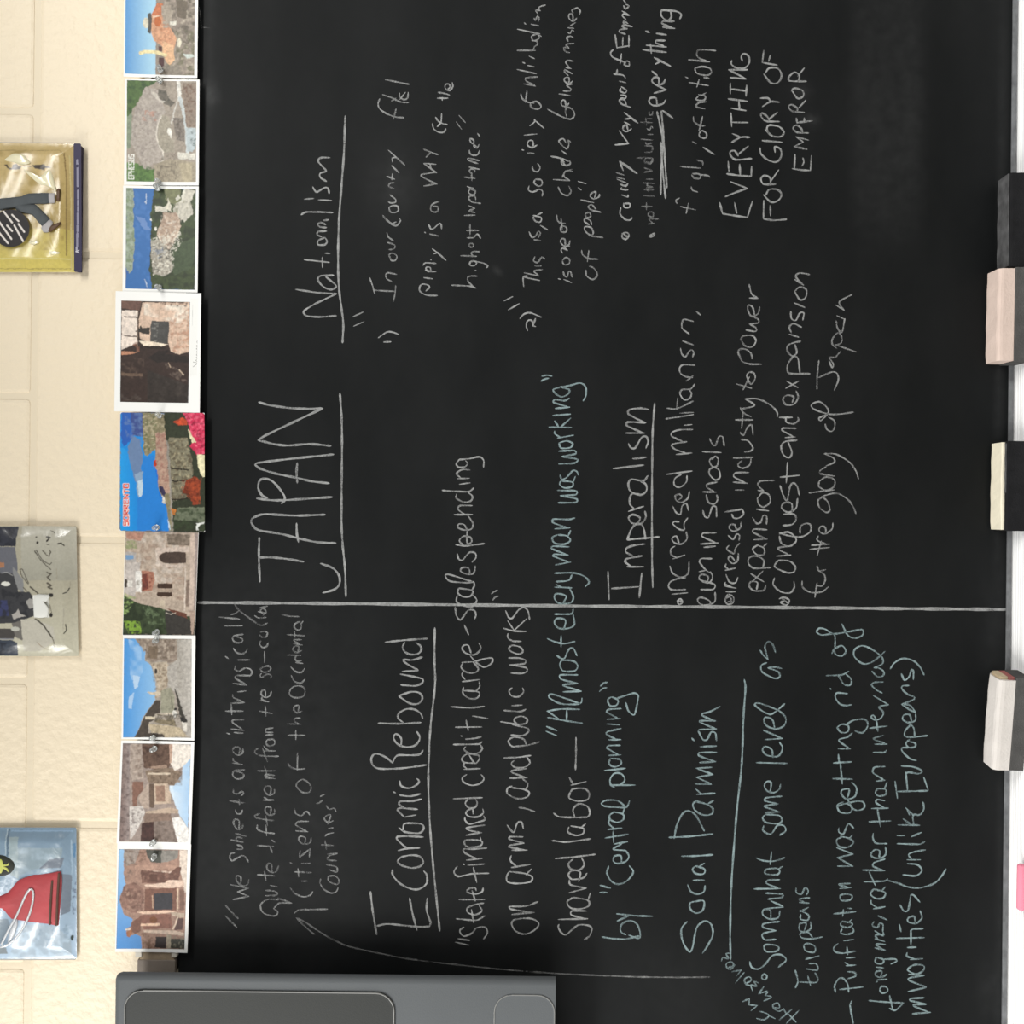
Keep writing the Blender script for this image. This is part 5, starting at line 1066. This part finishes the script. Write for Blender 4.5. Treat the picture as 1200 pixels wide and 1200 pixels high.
def paint(X, Y, recipes, base, warp=0, grain=.5):
    """X, Y: recipe coordinates of every grid vertex; returns linear colours"""
    col = np.zeros(X.shape + (3,)); col[:] = base
    k = 0
    if warp:
        dx = (vnoise(X, Y, 34, 1.3) - .5) * 1.5 * warp + (vnoise(X, Y, 13, 5.1) - .5) * warp
        dy = (vnoise(X, Y, 34, 8.7) - .5) * 1.5 * warp + (vnoise(X, Y, 13, 2.9) - .5) * warp
        X0, Y0 = X, Y; X = X + dx; Y = Y + dy
    for rec in recipes:
        for op in rec:
            k += 1
            if op[0] == 'P': mk = inside(X, Y, pts_of(op[2:])); col[mk] = lin(op[1], PK)
            elif op[0] == 'E':
                cx, cy, rx, ry = [float(v) for v in op[2].split(',')]
                mk = ((X - cx) / rx) ** 2 + ((Y - cy) / ry) ** 2 < 1; col[mk] = lin(op[1], PK)
            elif op[0] == 'L': mk = near(X, Y, pts_of(op[3:]), float(op[2])); col[mk] = lin(op[1], PK)
            elif op[0] == 'G':
                p = pts_of(op[3:5]); d = p[1] - p[0]; mk = inside(X, Y, pts_of(op[5:]))
                t = np.clip(((X - p[0][0]) * d[0] + (Y - p[0][1]) * d[1]) / (d @ d), 0, 1)[..., None]
                c = np.array(lin(op[1], PK)) * (1 - t) + np.array(lin(op[2], PK)) * t; col[mk] = c[mk]
            elif op[0] == 'N':
                mk = inside(X, Y, pts_of(op[4:])); s = float(op[3])
                v = vnoise(X, Y, s, k * 3.1) * .65 + vnoise(X, Y, s * .45, k * 1.7) * .35
                t = np.clip((v - (1 - float(op[2])) * .78) * 3.4, 0, 1)[..., None] * .8
                c = col * (1 - t) + np.array(lin(op[1], PK)) * t; col[mk] = c[mk]
            elif op[0] == 'T':
                if warp: X, Y = X0, Y0
                p = pts_of(op[4:6]); hgt = float(op[6]); s = op[3]; n_ = len(s)
                ax = (p[1] - p[0]) / n_; al = np.linalg.norm(ax); ua = ax / al; un = np.array((ua[1], -ua[0])) * hgt
                for q, chh in enumerate(s):
                    o_ = p[0] + ax * q
                    for stx in FONT[chh]:
                        line = [o_ + ax * .12 + ax * .68 * gx + un * gy for gx, gy in stx]
                        mk = near(X, Y, line, float(op[2]) * 2); col[mk] = lin(op[1], PK)
    if warp:
        sky = np.clip((col[..., 2] - col[..., 0]) * 4, 0, 1)
        d = (vnoise(X, Y, 22, 3.3) * .6 + vnoise(X, Y, 9, 6.1) * .55 - .57)
        col = col * (1 + d * grain * (1 - .85 * sky))[..., None]
        for _ in range(1):
            p_ = np.pad(col, ((1, 1), (1, 1), (0, 0)), 'edge')
            col = (p_[:-2, 1:-1] + p_[2:, 1:-1] + p_[1:-1, :-2] + p_[1:-1, 2:] + 2 * col) / 6
    return np.clip(col, 0, .9)

def print_mat(name, rough=.35, spec=.4, bump=0, bscale=60, coat=0):
    m = bpy.data.materials.new(name); m.use_nodes = True
    nt = m.node_tree; b = nt.nodes['Principled BSDF']
    at = nt.nodes.new('ShaderNodeAttribute'); at.attribute_name = 'ink'
    nt.links.new(at.outputs['Color'], b.inputs['Base Color'])
    b.inputs['Roughness'].default_value = rough; b.inputs['Specular IOR Level'].default_value = spec
    b.inputs['Coat Weight'].default_value = coat; b.inputs['Coat Roughness'].default_value = .12
    if bump:
        tc = nt.nodes.new('ShaderNodeTexCoord'); n2 = nt.nodes.new('ShaderNodeTexNoise'); n2.inputs['Scale'].default_value = bscale
        n2.inputs['Detail'].default_value = 2; n2.inputs['Distortion'].default_value = 1.2
        nt.links.new(tc.outputs['Object'], n2.inputs['Vector'])
        bp = nt.nodes.new('ShaderNodeBump'); bp.inputs['Distance'].default_value = bump
        nt.links.new(n2.outputs['Fac'], bp.inputs['Height']); nt.links.new(bp.outputs['Normal'], b.inputs['Normal'])
    return m
m_print = print_mat('glossy_postcard_print', rough=.42, spec=.25)
m_card = mat('white_card_stock', (0.86, 0.86, 0.83), rough=.6, spec=.25, var=.01)

def quad_pt(q, u, v):       # q: TL, TR, BR, BL pixel corners in the photo frame
    a = np.array(q, float)
    return ((1 - u) * (1 - v))[..., None] * a[0] + (u * (1 - v))[..., None] * a[1] + (u * v)[..., None] * a[2] + ((1 - u) * v)[..., None] * a[3]

def sheet(name, quad, yfun, m, parent=None, tile=None, recipes=(), base='#ffffff', cell=.6, corner=0, warp=0, grain=.5):
    """sheet whose outline is the photo quad, lying at depth yfun(u, v); painted per vertex"""
    wpx = np.hypot(*(np.array(quad[1]) - quad[0])); hpx = np.hypot(*(np.array(quad[3]) - quad[0]))
    nu, nv = max(4, int(wpx / cell) + 1), max(4, int(hpx / cell) + 1)
    u, v = np.meshgrid(np.linspace(0, 1, nu), np.linspace(0, 1, nv))
    pxy = quad_pt(quad, u, v); y = yfun(u, v)
    y0 = float(np.mean(y))
    s = (y - CAM.y)
    s0 = (y0 - CAM.y)
    dx = RGT.x * (pxy[..., 0] - 600) / FPX - UPV.x * (pxy[..., 1] - 600) / FPX
    dz = RGT.z * (pxy[..., 0] - 600) / FPX - UPV.z * (pxy[..., 1] - 600) / FPX
    co = np.stack([CAM.x + dx * s0, y, CAM.z + dz * s0], -1).reshape(-1, 3)
    faces = grid_faces(nu, nv)
    if corner:                                    # cut round corners: drop faces outside
        cu = (u * wpx); cv = (v * hpx); r = corner
        qx = np.clip(cu, r, wpx - r); qy = np.clip(cv, r, hpx - r)
        out = ((cu - qx) ** 2 + (cv - qy) ** 2 > r * r).ravel()
        keep = ~(out[faces].all(axis=1)); faces = faces[keep]
    me = mesh_np(name, co, faces[:, ::-1])
    if recipes:
        ox, oy, sc = tile
        col = paint((pxy[..., 0] - ox) * sc, (pxy[..., 1] - oy) * sc, [RECIPES[r] for r in recipes], lin(base, PK), warp, grain)
        rgba = np.concatenate([col.reshape(-1, 3), np.ones((col.size // 3, 1))], 1).astype(np.float32)
        at = me.attributes.new('ink', 'FLOAT_COLOR', 'POINT'); at.data.foreach_set('color', rgba.ravel())
    o = link(name, me, m, parent)
    # origin near the thing
    c = Vector(np.mean(co, 0)) 
    if parent is None:
        me.transform(Matrix.Translation(-c)); o.location = c
    return o

def card_body(name, quad, y0, bow, thick, m, corner=0):
    """thin card with real thickness, bowed a little like a pinned postcard; grid front + back + rim"""
    n = 15
    pts_in = [np.array(q, float) for q in quad]
    out = []
    if corner:
        for i in range(4):
            p, a, b = pts_in[i], pts_in[i - 1], pts_in[(i + 1) % 4]
            da = (a - p) / np.linalg.norm(a - p); db = (b - p) / np.linalg.norm(b - p)
            for k in range(5):
                t = k / 4 * math.pi / 2
                cpt = p + (da + db) * corner
                out.append(cpt - db * corner * math.cos(t) - da * corner * math.sin(t))
    bm = bmesh.new()
    u, v = np.meshgrid(np.linspace(0, 1, 7), np.linspace(0, 1, n))
    pxy = quad_pt(quad, u, v); yy = y0 - bow(u, v)
    ym = y0
    front, backv = {}, {}
    for j in range(n):
        for i in range(7):
            p = P(pxy[j, i, 0], pxy[j, i, 1], ym)
            front[i, j] = bm.verts.new((p.x, yy[j, i], p.z)); backv[i, j] = bm.verts.new((p.x, yy[j, i] + thick, p.z))
    for j in range(n - 1):
        for i in range(6):
            bm.faces.new((front[i, j], front[i + 1, j], front[i + 1, j + 1], front[i, j + 1]))
            bm.faces.new((backv[i, j], backv[i, j + 1], backv[i + 1, j + 1], backv[i + 1, j]))
    per = [(i, 0) for i in range(7)] + [(6, j) for j in range(1, n)] + [(i, n - 1) for i in range(5, -1, -1)] + [(0, j) for j in range(n - 2, 0, -1)]
    for k in range(len(per)):
        a, b = per[k], per[(k + 1) % len(per)]
        bm.faces.new((front[a], front[b], backv[b], backv[a]))
    return bm

CARDS = [
 ('postcard of an orange domed mosque under blue sky, topmost of the row in the photo', [(146, -30), (232.5, -30), (231.3, 91.5), (145, 90)], [(147.5, -27), (228.6, -27), (227.8, 88.6), (146.8, 86.4)], 'c1', (130, 0, 10), 0, 0),
 ('postcard of a huge ruined stone amphitheatre seen from the air', [(147, 92), (234, 93.4), (233, 217.5), (145.5, 217)], [(149, 94), (230.3, 95.3), (229.8, 213.3), (148.6, 212.6)], 'c2', (130, 90, 10), 0, 1),
 ('postcard of a hilltop town above a blue strait, just above the sepia card', [(144.6, 217.5), (233, 218.5), (231.7, 343), (143.8, 342)], [(148, 220.3), (229.7, 221.8), (228.2, 339.8), (147.3, 338.2)], 'c3', (130, 210, 8.571), 0, 2),
 ('sepia harbour street postcard with wide white border and script caption', [(135.8, 341.2), (236, 343.8), (234.2, 483.8), (134.2, 482)], [(142.3, 352.2), (222.8, 353.9), (220.8, 472.3), (141, 471)], 'c4', (130, 335, 7.742), 0, 4),
 ('borderless blue coast postcard with pink flowers and red SORRENTO lettering', [(141.3, 483.3), (239.7, 484), (240.3, 623.6), (140.2, 622)], [(141.3, 483.3), (239.7, 484), (240.3, 623.6), (140.2, 622)], 'c5', (130, 475, 7.742), 4, 5),
 ('postcard of a pale stone facade with arched dark doorway and ivy', [(146.8, 621), (233, 623), (228.5, 745), (143.8, 744.5)], [(147.3, 621), (232.6, 623), (228.2, 744.6), (144.2, 744.1)], 'c6', (130, 615, 8.571), 0, 1),
 ('postcard of a ruined colonnaded road running below a clear blue sky', [(144.3, 744.2), (229.3, 744.8), (227.8, 867.8), (142.6, 866)], [(145.6, 748), (224.8, 748.8), (224.2, 864.6), (144.5, 864)], 'c7', (130, 735, 8.571), 0, 3),
 ('postcard hung upside down showing a marble street between ruined columns', [(142.3, 867.5), (227.8, 869.3), (223.7, 990), (136.8, 988)], [(144.2, 870.8), (224, 872.3), (220.7, 987.3), (140, 986)], 'c8', (130, 860, 8.571), 0, 2),
 ('postcard of a carved temple gate in ruins, lowest of the row in the photo', [(137.7, 988), (224.2, 989.3), (219.8, 1116.5), (135.2, 1115.3)], [(139.4, 994.8), (219.9, 995.8), (216.3, 1112.3), (136.4, 1111.7)], 'c9', (130, 980, 8.571), 0, 1)]
card_y = []
for lab, quad, inner, rec, tile, corner, lay in CARDS:
    y0 = YR - .0025 - lay * .0006
    card_y.append(y0)
    bow = (lambda u, v: .0012 * (2 * u - 1) ** 2 * 1.0 - .0004)
    if corner:
        # rounded corners: the whole card is the trimmed sheet, doubled for thickness
        e = sheet('postcard', quad, lambda u, v, y0=y0: y0 + .0005 - bow(u, v), m_card, None, cell=1.2, corner=corner)
        inner_q = quad
    else:
        bm = card_body('postcard', quad, y0, bow, .0005, m_card)
        e = obj('postcard', bm, m_card)
        c = Vector(P(np.mean([q[0] for q in quad]), np.mean([q[1] for q in quad]), y0))
        e.data.transform(Matrix.Translation(-c)); e.location = c
    bpy.context.view_layer.update()
    tag(e, lab, 'postcard', 'postcards pinned along the rail')
    qa = np.array(quad, float)
    def yf(u, v, q=qa, inner=inner, y0=y0):
        wx = (np.array(inner[1])[0] - inner[0][0]) / (q[1][0] - q[0][0]); off = (inner[0][0] - q[0][0]) / (q[1][0] - q[0][0])
        return y0 - bow(off + u * wx, v) - .0001
    recs = [rec] if rec != 'c4' else ['c4']
    o = sheet('printed_picture', inner, yf, m_print, None, tile, recs, '#808080', cell=.5, corner=corner, warp={'c2': 9, 'c3': 10, 'c5': 8, 'c7': 6}.get(rec, 4), grain=.6)
    o.parent = e; o.matrix_parent_inverse = e.matrix_world.inverted()
    if rec == 'c4':
        o2 = sheet('script_caption', [(223.5, 350), (234.5, 350), (233, 440), (222.8, 440)], lambda u, v, y0=y0: y0 - bow(.93 + 0 * u, v) - .00016, m_print, None, tile, ['c4b'], '#fbfbf6', cell=.3)
        o2.parent = e; o2.matrix_parent_inverse = e.matrix_world.inverted()

# ------------------------------------------------------------------ clear pushpins
m_pin = mat('clear_plastic', (0.80, 0.82, 0.80), rough=.12, spec=.6, trans=.75, var=.02)
m_needle = mat('steel_needle', (0.5, 0.5, 0.5), rough=.25, metal=1)
def lathe(bm, prof, n=14):
    rings = []
    for (yy, r) in prof:
        rings.append([bm.verts.new((r * math.cos(2 * math.pi * k / n), yy, r * math.sin(2 * math.pi * k / n))) for k in range(n)])
    for a, b in zip(rings, rings[1:]):
        for i in range(n): bm.faces.new((a[i], a[(i + 1) % n], b[(i + 1) % n], b[i]))
    bm.faces.new(rings[0]); bm.faces.new(rings[-1][::-1])
bm = bmesh.new(); lathe(bm, [(0, .0015), (-.0006, .0040), (-.0016, .0042), (-.0024, .0026), (-.0060, .0020), (-.0085, .0024), (-.0100, .0033), (-.0112, .0033), (-.0118, .0026)])
bmesh.ops.recalc_face_normals(bm, faces=bm.faces)
pin_me = bpy.data.meshes.new('pin_head'); bm.to_mesh(pin_me); bm.free(); pin_me.materials.append(m_pin)
pin_me.polygons.foreach_set('use_smooth', [True] * len(pin_me.polygons))
bm = bmesh.new(); lathe(bm, [(.0055, .0002), (.0, .0005), (-.001, .0005)], 8)
bmesh.ops.recalc_face_normals(bm, faces=bm.faces)
nd_me = bpy.data.meshes.new('needle'); bm.to_mesh(nd_me); bm.free(); nd_me.materials.append(m_needle)
PINS = [(188.3, 82.5, 0, 'low edge of the domed mosque postcard'), (187.8, 94.5, 1, 'high edge of the amphitheatre postcard'),
        (186, 213.5, 1, 'low edge of the amphitheatre postcard'), (185.5, 221, 2, 'high edge of the hilltop town postcard'),
        (187, 337, 2, 'low edge of the hilltop town postcard'), (187.3, 487, 4, 'high edge of the blue coast postcard, by the red flowers'),
        (184, 618, 4, 'low edge of the blue coast postcard, on blue sea'), (184.5, 740.5, 5, 'low edge of the stone facade postcard, over ivy'),
        (183, 750.5, 6, 'high edge of the colonnaded road postcard'), (180, 864.5, 6, 'low edge of the colonnaded road postcard'),
        (181.5, 877, 7, 'high edge of the upside down marble street postcard'), (180.3, 986.5, 7, 'low edge of the upside down marble street postcard'),
        (181, 1003, 8, 'high edge of the temple gate postcard')]
for (px, py, ci, lab) in PINS:
    e = bpy.data.objects.new('pushpin', None); C.objects.link(e); e.empty_display_size = .01
    e.location = P(px, py, card_y[ci] - .0014); e.rotation_euler = (rnd.uniform(-.12, .12), 0, rnd.uniform(-.12, .12))
    for nm, me_ in (('pin_head', pin_me), ('needle', nd_me)):
        o = bpy.data.objects.new(nm, me_); C.objects.link(o); o.parent = e
    tag(e, 'clear pushpin through the ' + lab, 'pushpin', 'clear pushpins along the cork rail')

# ------------------------------------------------------------------ grey case hanging over the board's end
m_case = mat('grey_moulded_plastic', (0.098, 0.106, 0.111), rough=.55, spec=.3, bump=.0002, bscale=700, var=.05, vscale=15)
m_case_dark = mat('olive_grey_plastic_panel', (0.030, 0.032, 0.030), rough=.6, spec=.3, bump=.0002, bscale=700, var=.06, vscale=15)
m_case_edge = mat('grey_plastic_bead', (0.20, 0.20, 0.19), rough=.4, spec=.4)
yF = YB - .062; yK = YB - .044
cx1 = P(400, 1140, yK - .004).x; cx0 = cx1 - .42
cz1 = P(133, 1175, yF).z; cz0 = P(651, 1175, yF).z
case = empty('grey_case', ((cx0 + cx1) / 2, YB, cz0))
tag(case, 'large grey moulded plastic case with rounded panels at the bottom left corner of the photo', 'case')
bm = bmesh.new(); box(bm, cx0, cx1, yF, yK, cz0, cz1)
es = [e for e in bm.edges if max(v.co.z for v in e.verts) > cz0 + .01 and max(v.co.y for v in e.verts) < yK + .001 and not (min(v.co.x for v in e.verts) < cx0 + .001 and max(v.co.x for v in e.verts) < cx0 + .001)]
bmesh.ops.bevel(bm, geom=es, offset=.009, segments=6, profile=.5, affect='EDGES')
body = obj('case_body', bm, m_case, case, smooth=True)
try:
    bpy.context.view_layer.objects.active = body
    body.data.set_sharp_from_angle(angle=math.radians(40))
except Exception: pass
bbox_obj('mounting_bracket', (cx0 + .12, cx1 - .13, yK, YB - .0006, cz0 + .12, cz0 + .32), m_case_edge, case, bev=.002)
def rounded_panel(name, x0, x1, z0, z1, y0, h, r, m, open_low=False, lip=.0022):
    bm = bmesh.new()
    def ring(ins, y):
        out = []
        for cx, cz, a0, sh in ((x1 - r, z1 - r, 0, 1), (x0 + r, z1 - r, 90, 1), (x0 + r, z0 + r, 180, 1), (x1 - r, z0 + r, 270, 1)):
            rr = r - ins
            for k in range(7):
                a = math.radians(a0 + 15 * k)
                out.append(bm.verts.new((cx + rr * math.cos(a), y, cz + rr * math.sin(a))))
        return out
    R = [ring(-.0005, y0 + .001), ring(0.0, y0 - h * .7), ring(lip * .4, y0 - h), ring(lip * .8, y0 - h * .9), ring(lip * 1.2, y0 - h * .55), ring(lip * 2.2, y0 - h * .5)]
    n = len(R[0])
    for a, b in zip(R, R[1:]):
        for i in range(n): bm.faces.new((a[i], a[(i + 1) % n], b[(i + 1) % n], b[i]))
    bm.faces.new(R[-1])
    o = obj(name, bm, m, case, smooth=False)
    o.data.materials.append(m_case_edge)
    for p in o.data.polygons:
        if n < p.index < 3 * n: p.material_index = 1
    return o
g0 = P(146, 1159, yF); g1 = P(463, 1159, yF)
rounded_panel('front_panel', cx0 + .012, g0.x, g1.z, g0.z, yF, .0028, .026, m_case_dark)
h0 = P(579, 1165, yF)
rounded_panel('front_panel', cx0 + .012, h0.x, cz0 + .0006, h0.z, yF, .0012, .024, m_case, lip=.0016)

# ------------------------------------------------------------------ packets on the wall
m_foil = print_mat('printed_gold_foil', rough=.28, spec=.5, bump=.002, bscale=22, coat=.4)
m_film = print_mat('printed_clear_film', rough=.25, spec=.5, bump=.0015, bscale=26, coat=.4)
m_strip = print_mat('printed_strip', rough=.5, spec=.3)
def pillow(y0, t):
    def f(u, v):
        a = np.clip(np.minimum(np.minimum(u, 1 - u) * 9, np.minimum(v, 1 - v) * 9), 0, 1)
        a = a * a * (3 - 2 * a)
        return y0 - t * a - .0008 * np.sin(u * 23 + v * 9) * a
    return f
def packet(label, quad, t, tile, recs, base, m, corner=0):
    o = sheet('packet', quad, pillow(-.006, t), m, None, tile, recs, base, cell=.5, corner=corner, warp=5, grain=.18)
    # backing card that touches the wall
    bpy.context.view_layer.update()
    bm = bmesh.new()
    q = [P(a, b, -.004) for a, b in quad]; c0 = (q[0] + q[2]) / 2
    vs0 = [bm.verts.new((c0.x + (p.x - c0.x) * .995, -.0052, c0.z + (p.z - c0.z) * .995)) for p in q]
    vs1 = [bm.verts.new((c0.x + (p.x - c0.x) * .995, -.0002, c0.z + (p.z - c0.z) * .995)) for p in q]
    bm.faces.new(vs0); bm.faces.new(vs1[::-1])
    for i in range(4): bm.faces.new((vs0[i], vs0[(i + 1) % 4], vs1[(i + 1) % 4], vs1[i]))
    b = obj('backing_card', bm, m_back); b.parent = o; b.matrix_parent_inverse = o.matrix_world.inverted()
    tag(o, label, 'packet', 'toy packets fixed to the wall')
    return o
m_back = mat('grey_backing', (0.45, 0.43, 0.38), rough=.7)

def puff(name, poly, tile, y0, h, m, parent, steps=5, recipes=None):
    """soft raised piece with a domed edge; poly in recipe coordinates"""
    ox, oy, sc = tile
    p = [np.array(q, float) for q in smooth_closed(poly)]
    c = sum(p) / len(p)
    bm = bmesh.new(); rings = []
    for k in range(steps + 1):
        t = k / steps; s = 1 - .55 * t ** 1.5 if k < steps else .45
        y = y0 - h * math.sin(t * math.pi / 2)
        rings.append([bm.verts.new(P(ox + (c + (q - c) * s)[0] / sc, oy + (c + (q - c) * s)[1] / sc, y)) for q in p])
    n = len(p)
    for a, b in zip(rings, rings[1:]):
        for i in range(n): bm.faces.new((a[i], a[(i + 1) % n], b[(i + 1) % n], b[i]))
    bm.faces.new(rings[-1])
    o = obj(name, bm, m, None, smooth=True)
    if recipes:
        me = o.data; n = len(me.vertices); cc = np.empty(n * 3, np.float32); me.vertices.foreach_get('co', cc); cc = cc.reshape(-1, 3)
        a_, b_ = to_px(cc[:, 0], cc[:, 1], cc[:, 2])
    o.parent = parent; o.matrix_parent_inverse = parent.matrix_world.inverted()
    return o
def smooth_closed(poly, n=3):
    p = [np.array(q, float) for q in poly]; out = []
    N = len(p)
    for i in range(N):
        a, b, c, d = p[i - 1], p[i], p[(i + 1) % N], p[(i + 2) % N]
        for k in range(n):
            t = k / n
            out.append(.5 * ((2 * b) + (-a + c) * t + (2 * a - 5 * b + 4 * c - d) * t * t + (-a + 3 * b - 3 * c + d) * t ** 3) * .5 + (b * (1 - t) + c * t) * .5)
    return out
def tube(bm, pts, r, n=6):
    rings = []
    for i, p in enumerate(pts):
        t = (pts[min(i + 1, len(pts) - 1)] - pts[max(i - 1, 0)]).normalized()
        a = t.cross(Vector((0, 1, 0))).normalized(); b = t.cross(a)
        rings.append([bm.verts.new(p + a * r * math.cos(2 * math.pi * k / n) + b * r * .6 * math.sin(2 * math.pi * k / n)) for k in range(n)])
    for a, b in zip(rings, rings[1:]):
        for i in range(n): bm.faces.new((a[i], a[(i + 1) % n], b[(i + 1) % n], b[i]))
    bm.faces.new(rings[0]); bm.faces.new(rings[-1][::-1])

T1, T1b = (0, 160, 12), (0, 230, 12)
gold = packet('gold foil packet with grey trouser legs and a round black sticker', [(-75, 166), (87, 167), (87, 318), (-75, 318)], .006, T1, ['g1'], '#bfa86a', m_foil)
m_trouser = mat('slate_grey_cloth', (0.085, 0.095, 0.10), rough=.8, bump=.0003, bscale=600, var=.2, vscale=60)
m_sock = mat('pale_grey_sock', (0.42, 0.40, 0.40), rough=.8, var=.1)
m_shoe = mat('brown_shoe', (0.10, 0.055, 0.03), rough=.5, var=.3)
ya = -.0125
leg = puff('figure_leg', [(-500, 880), (0, 870), (300, 840), (400, 800), (690, 795), (690, 940), (480, 950), (200, 1010), (-500, 1100)], T1, ya, .004, m_trouser, gold)
puff('sock', [(680, 805), (770, 800), (775, 930), (690, 935)], T1, ya, .003, m_sock, leg)
puff('shoe', [(800, 740), (845, 740), (840, 905), (790, 900)], T1, ya, .003, m_shoe, leg)
leg2 = puff('figure_leg', [(200, 950), (480, 950), (560, 1010), (700, 1160), (590, 1260), (450, 1100), (250, 1060)], T1, ya - .0005, .004, m_trouser, gold)
puff('sock', [(690, 325), (750, 370), (700, 500), (610, 505), (580, 430)], T1b, ya, .003, m_sock, leg2)
puff('shoe', [(700, 420), (850, 360), (850, 400), (720, 500), (670, 490)], T1b, ya - .001, .003, m_shoe, leg2)
o = sheet('round_sticker', [(-17, 228), (38, 228), (38, 294), (-17, 294)], lambda u, v: np.full(u.shape, ya - .0052), m_strip, None, (0, 160, 12), ['g1b'], '#231f20', cell=.35)
# trim the sticker to a disc
bm = bmesh.new(); bm.from_mesh(o.data)
cpt = P(12.5, 267.5, ya - .0052) - o.location
bmesh.ops.delete(bm, geom=[v for v in bm.verts if (v.co - cpt).length > P(0, 0, ya).z * 0 + 22.3 * SCL], context='VERTS')
bm.to_mesh(o.data); bm.free()
bpy.context.view_layer.update()
o.parent = gold; o.matrix_parent_inverse = gold.matrix_world.inverted()
o = sheet('lettered_strip', [(86.2, 168), (95, 168), (95.8, 318.5), (86.8, 318.5)], lambda u, v: np.full(u.shape, -.0125), m_strip, None, T1, ['g1c'], '#2c2547', cell=.35, corner=2.5)
bpy.context.view_layer.update(); o.parent = gold; o.matrix_parent_inverse = gold.matrix_world.inverted()
m_stripback = mat('dark_purple_card', (0.02, 0.016, 0.05), rough=.6)
q0, q1 = P(95, 168.5, -.012), P(86.8, 318, -.012)
o = bbox_obj('strip_backing', (q1.x + .001, q0.x - .002, -.0122, -.0002, q0.z + .001, q1.z - .001), m_stripback); o.parent = gold; o.matrix_parent_inverse = gold.matrix_world.inverted()

T2 = (0, 605, 12)
grey = packet('grey see-through packet with a dark coated figure and ink signature', [(-75, 616), (88.5, 616.5), (91, 769), (-75, 769.5)], .004, T2, ['m1', 'm1b'], '#b5af9a', m_film, corner=2)
T2b = (0, 680, 12)
m_white = mat('white_paper_tag', (0.72, 0.72, 0.67), rough=.6)
puff('paper_tag', [(480, 210), (680, 205), (700, 240), (610, 285), (690, 400), (660, 515), (485, 515)], T2b, -.0105, .002, m_white, grey)
T3, T3b = (0, 960, 12), (0, 1035, 12)
blue = packet('blue tinted packet holding a red flared dress, nearest the grey case', [(-75, 970.5), (88, 971), (88.5, 1125), (-75, 1125.5)], .006, T3, ['b1'], '#8da2b2', m_film, corner=3)
m_dress = mat('red_dress_cloth', (0.43, 0.055, 0.062), rough=.55, spec=.4, bump=.0006, bscale=90, var=.3, vscale=25)
m_hem = mat('brown_hem_band', (0.10, 0.05, 0.035), rough=.7)
dress = puff('doll_dress', [(-300, 1200), (100, 1040), (260, 860), (480, 780), (700, 760), (855, 735), (870, 900), (850, 1200), (830, 1500), (700, 1475), (390, 1440), (160, 1400), (20, 1250), (-300, 1330)], T3, -.0125, .003, m_dress, blue)
for (x0, x1, a, b) in ((735, 700, 860, 1485), (830, 795, 760, 1500)):
    bm = bmesh.new(); tube(bm, [P(x0 / 12, 960 + a / 12, -.0148), P((x0 + x1) / 2 / 12 - .5, 960 + (a + b) / 24, -.0162), P(x1 / 12, 960 + b / 12, -.0148)], .0017)
    h = obj('hem_band', bm, m_hem); h.parent = dress; h.matrix_parent_inverse = dress.matrix_world.inverted()
m_badge = mat('black_badge', (0.02, 0.023, 0.015), rough=.5)
bad = puff('oval_badge', [(205 * math.cos(k * math.pi / 8), 655 + 150 * math.sin(k * math.pi / 8)) for k in range(16)], T3, -.0125, .0012, m_badge, blue)
m_yel = mat('yellow_print', (0.55, 0.58, 0.14), rough=.5)
puff('yellow_emblem', [(-90, 560), (20, 560), (45, 630), (110, 630), (125, 610), (120, 650), (50, 662), (110, 690), (120, 745), (80, 715), (40, 700), (20, 760), (-90, 770)], T3, -.0134, .0008, m_yel, bad)
m_film_glare = mat('pale_film_glare', (0.85, 0.87, 0.88), rough=.15, spec=.7, trans=.35)  # whitish translucent material that stands in for glare on the film
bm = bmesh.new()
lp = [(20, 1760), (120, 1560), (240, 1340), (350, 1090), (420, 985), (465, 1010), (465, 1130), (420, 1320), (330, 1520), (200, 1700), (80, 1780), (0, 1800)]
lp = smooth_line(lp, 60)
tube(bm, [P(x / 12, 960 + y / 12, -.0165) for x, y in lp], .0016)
f = obj('film_glare_loop', bm, m_film_glare, smooth=True); f.parent = blue; f.matrix_parent_inverse = blue.matrix_world.inverted()  # ring of reflected light on the film, modelled as a raised tube

puff('film_glint', [(105, 1740), (130, 1600), (200, 1440), (240, 1400), (250, 1480), (200, 1640), (140, 1730)], T3, -.0135, .0014, m_film_glare, blue)  # glare patch beside the loop, shaped as a raised piece
m_foil_glare = mat('pale_gold_glare', (0.90, 0.84, 0.58), rough=.12, spec=.8, trans=.15)  # pale gold that puts the foil's glare into colour
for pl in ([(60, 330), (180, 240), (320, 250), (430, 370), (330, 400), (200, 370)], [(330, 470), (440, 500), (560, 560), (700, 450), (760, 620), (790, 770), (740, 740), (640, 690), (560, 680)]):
    puff('foil_glare', pl, T1, -.0122, .0022, m_foil_glare, gold)  # bright glare patches on the foil, built as raised pieces
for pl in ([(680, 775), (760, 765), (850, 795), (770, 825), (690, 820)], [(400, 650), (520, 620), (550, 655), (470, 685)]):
    puff('foil_glare', pl, T1b, -.0122, .0010, m_foil_glare, gold)  # smaller glare patches on the foil, also raised pieces
